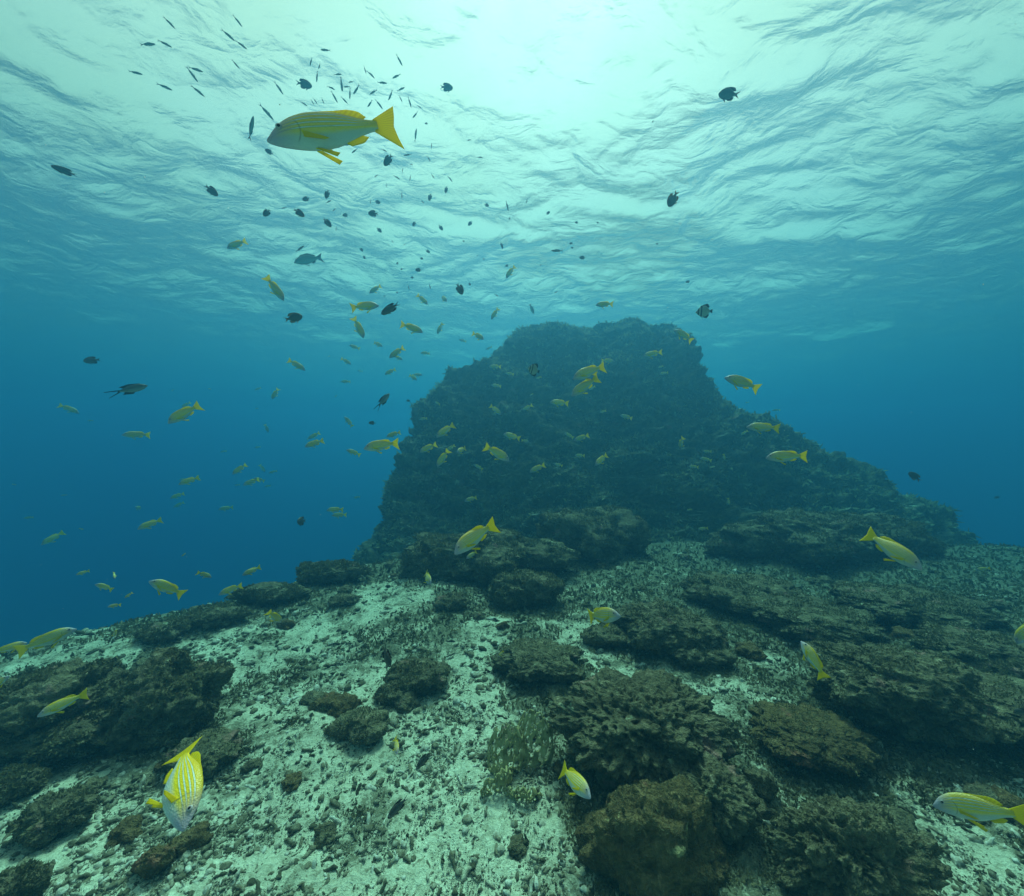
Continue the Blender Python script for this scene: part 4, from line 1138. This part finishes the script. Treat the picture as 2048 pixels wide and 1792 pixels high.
G1 = "slim silvery fish schooling under the surface"
for a in ((1045, 172, 968, 95), (1443, 160, 1383, 85), (925, 262, 832, 265), (1025, 282, 935, 236), (1400, 245, 1313, 170), (1472, 293, 1398, 238), (850, 443, 762, 422),
          (1210, 428, 1118, 398), (1180, 490, 1105, 390), (1427, 410, 1378, 352), (1027, 537, 928, 495), (1220, 576, 1132, 505), (1687, 563, 1630, 480)):
    B("slim", 'A', *a, "slim dark fish in the loose group at the upper left under the bright surface", L=0.17, group=G1)
G2 = "small slim fish crowded round the large snapper"
for q, L_ in (('A', ((1908, 296, 1970, 300), (1845, 392, 1858, 340), (1895, 412, 1910, 376), (1885, 490, 1890, 418), (2035, 442, 1985, 443), (2040, 545, 2030, 460), (1995, 535, 1945, 508),
                     (2010, 612, 1970, 538), (1830, 632, 1788, 603), (1870, 625, 1850, 588), (1890, 620, 1863, 578), (1930, 620, 1913, 578), (1810, 1463, 1760, 1500), (1973, 1192, 1938, 1210), (1675, 1240, 1707, 1236), (2000, 1376, 2003, 1346), (1980, 1257, 2002, 1238))),
              ('B', ((372, 393, 333, 318), (157, 440, 140, 388), (207, 467, 158, 414), (312, 466, 363, 440), (280, 495, 220, 490), (12, 545, 4, 450), (78, 560, 121, 508), (58, 592, 60, 518),
                     (177, 562, 222, 533), (385, 520, 338, 543), (287, 597, 318, 538), (371, 608, 350, 564), (425, 641, 404, 572), (486, 646, 459, 627), (432, 702, 466, 667), (50, 490, 84, 485), (20, 518, 62, 515),
                     (255, 650, 208, 588), (163, 637, 197, 598), (46, 617, 4, 573), (455, 765, 445, 848), (545, 850, 545, 890), (782, 832, 754, 836), (378, 926, 427, 917), (850, 937, 814, 936), (538, 962, 516, 924),
                     (435, 979, 413, 977), (282, 903, 244, 887), (25, 864, 82, 852), (70, 911, 106, 883), (375, 1000, 368, 1030), (205, 1056, 228, 1038), (415, 1077, 421, 1038), (562, 1062, 542, 1034), (668, 1083, 642, 1043),
                     (357, 1067, 318, 1044), (278, 1116, 275, 1088), (370, 1182, 366, 1138), (502, 1214, 482, 1188), (183, 1214, 180, 1183), (1110, 1212, 1115, 1178), (1003, 1257, 988, 1192),
                     (318, 1447, 307, 1423), (295, 1462, 285, 1450), (378, 1461, 392, 1449), (742, 1512, 736, 1500), (412, 1727, 405, 1688), (541, 1722, 529, 1683), (945, 1766, 920, 1749), (1275, 1743, 1302, 1734)))):
    for i, a in enumerate(L_):
        B("slim_bent" if i % 4 == 2 else "slim", q, *a, "small slim grey fish in the dense school under the bright surface", L=0.13, group=G2)
G3 = "small oval dark fish scattered under the ripples"
for q, L_ in (('A', ((1800, 1190, 1845, 1178), (1568, 1285, 1610, 1246), (1814, 1288, 1745, 1243), (1940, 1182, 1955, 1128), (1973, 1350, 1923, 1298))),
              ('B', ((628, 1150, 636, 1106), (530, 1196, 541, 1150), (242, 1207, 205, 1198), (15, 1283, 52, 1278), (888, 1226, 858, 1216), (1250, 1260, 1226, 1276), (433, 1346, 450, 1317), (612, 1371, 588, 1338),
                     (763, 1342, 788, 1316), (248, 1383, 218, 1354), (138, 1496, 116, 1474), (152, 1542, 136, 1519), (537, 1503, 509, 1489), (1365, 1450, 1388, 1446), (338, 1574, 346, 1557), (448, 1607, 488, 1606), (420, 1653, 442, 1651),
                     (496, 1541, 474, 1537), (360, 1604, 376, 1600), (983, 1583, 1006, 1580), (345, 1746, 333, 1734), (780, 1698, 764, 1683), (505, 735, 524, 734), (1398, 1323, 1420, 1326), (1527, 1325, 1542, 1325), (1005, 1304, 1016, 1296),
                     (1860, 730, 1866, 714), (1880, 1452, 1897, 1451), (1190, 1580, 1202, 1576), (730, 1436, 745, 1434), (1375, 1474, 1392, 1476), (820, 1524, 812, 1518), (850, 1542, 862, 1540), (260, 1765, 272, 1760)))):
    for a in L_:
        B("damsel", q, *a, "small dark oval fish scattered below the bright rippled surface", L=0.095, phi=15, group=G3)

# ------------------------------------------------------------------ the water itself
def build_haze():
    st = [0.168, 0.074, 0.064]; om = [0.027, 0.232, 0.49]      # extinction per metre and scattering share
    ss = [a * b for a, b in zip(st, om)]; sa = [a - b for a, b in zip(st, ss)]
    D = 0.30
    c = [a / D for a in ss]
    ac = [max(0.0, 1 - (b / D) / (1 - k)) ** 2 for b, k in zip(sa, c)]
    m = bpy.data.materials.new("haze"); m.use_nodes = True
    t = m.node_tree; t.nodes.clear()
    out = t.nodes.new("ShaderNodeOutputMaterial"); pv = t.nodes.new("ShaderNodeVolumePrincipled")
    pv.inputs["Color"].default_value = (*c, 1); pv.inputs["Density"].default_value = D
    pv.inputs["Absorption Color"].default_value = (*ac, 1); pv.inputs["Anisotropy"].default_value = 0.5
    t.links.new(pv.outputs[0], out.inputs["Volume"])
    z0, z1, h = -16.5, WATER_Z + 0.5, 48.0
    v = [(x, y, z) for x in (-h, h) for y in (-h, h) for z in (z0, z1)]
    f = [[0, 1, 3, 2], [4, 6, 7, 5], [0, 4, 5, 1], [2, 3, 7, 6], [0, 2, 6, 4], [1, 5, 7, 3]]
    o = link("haze", mesh_from("haze", np.array(v), f, False), m)
    tag(o, kind="stuff")
build_haze()

def build_particles():
    rng = np.random.default_rng(77)
    n = 2600
    V = rng.normal(size=(n, 3)); V /= np.linalg.norm(V, axis=1)[:, None]
    P = V * (0.9 + 4.5 * rng.random((n, 1)) ** 0.7)
    P = P[(P[:, 1] > 0.2) & (P[:, 2] < 3.0)]
    P = P[P[:, 2] > ground_z(P[:, 0], P[:, 1]) + 0.1]
    u, f = get_ico(1); s = rng.uniform(0.0004, 0.0013, (len(P), 1, 1))
    W = P[:, None, :] + u[None] * s * rng.uniform(0.5, 1.3, (len(P), 1, 3))
    F = (f[None] + np.arange(len(P))[:, None, None] * len(u)).reshape(-1, 3)
    k = NT("suspended_particles")
    o = link("suspended_particles", mesh_from("suspended_particles", W.reshape(-1, 3), F), k.surf(k.principled((0.55, 0.55, 0.5), 0.9)))
    tag(o, "tiny pale particles drifting in the water", "particles", kind="stuff")
build_particles()
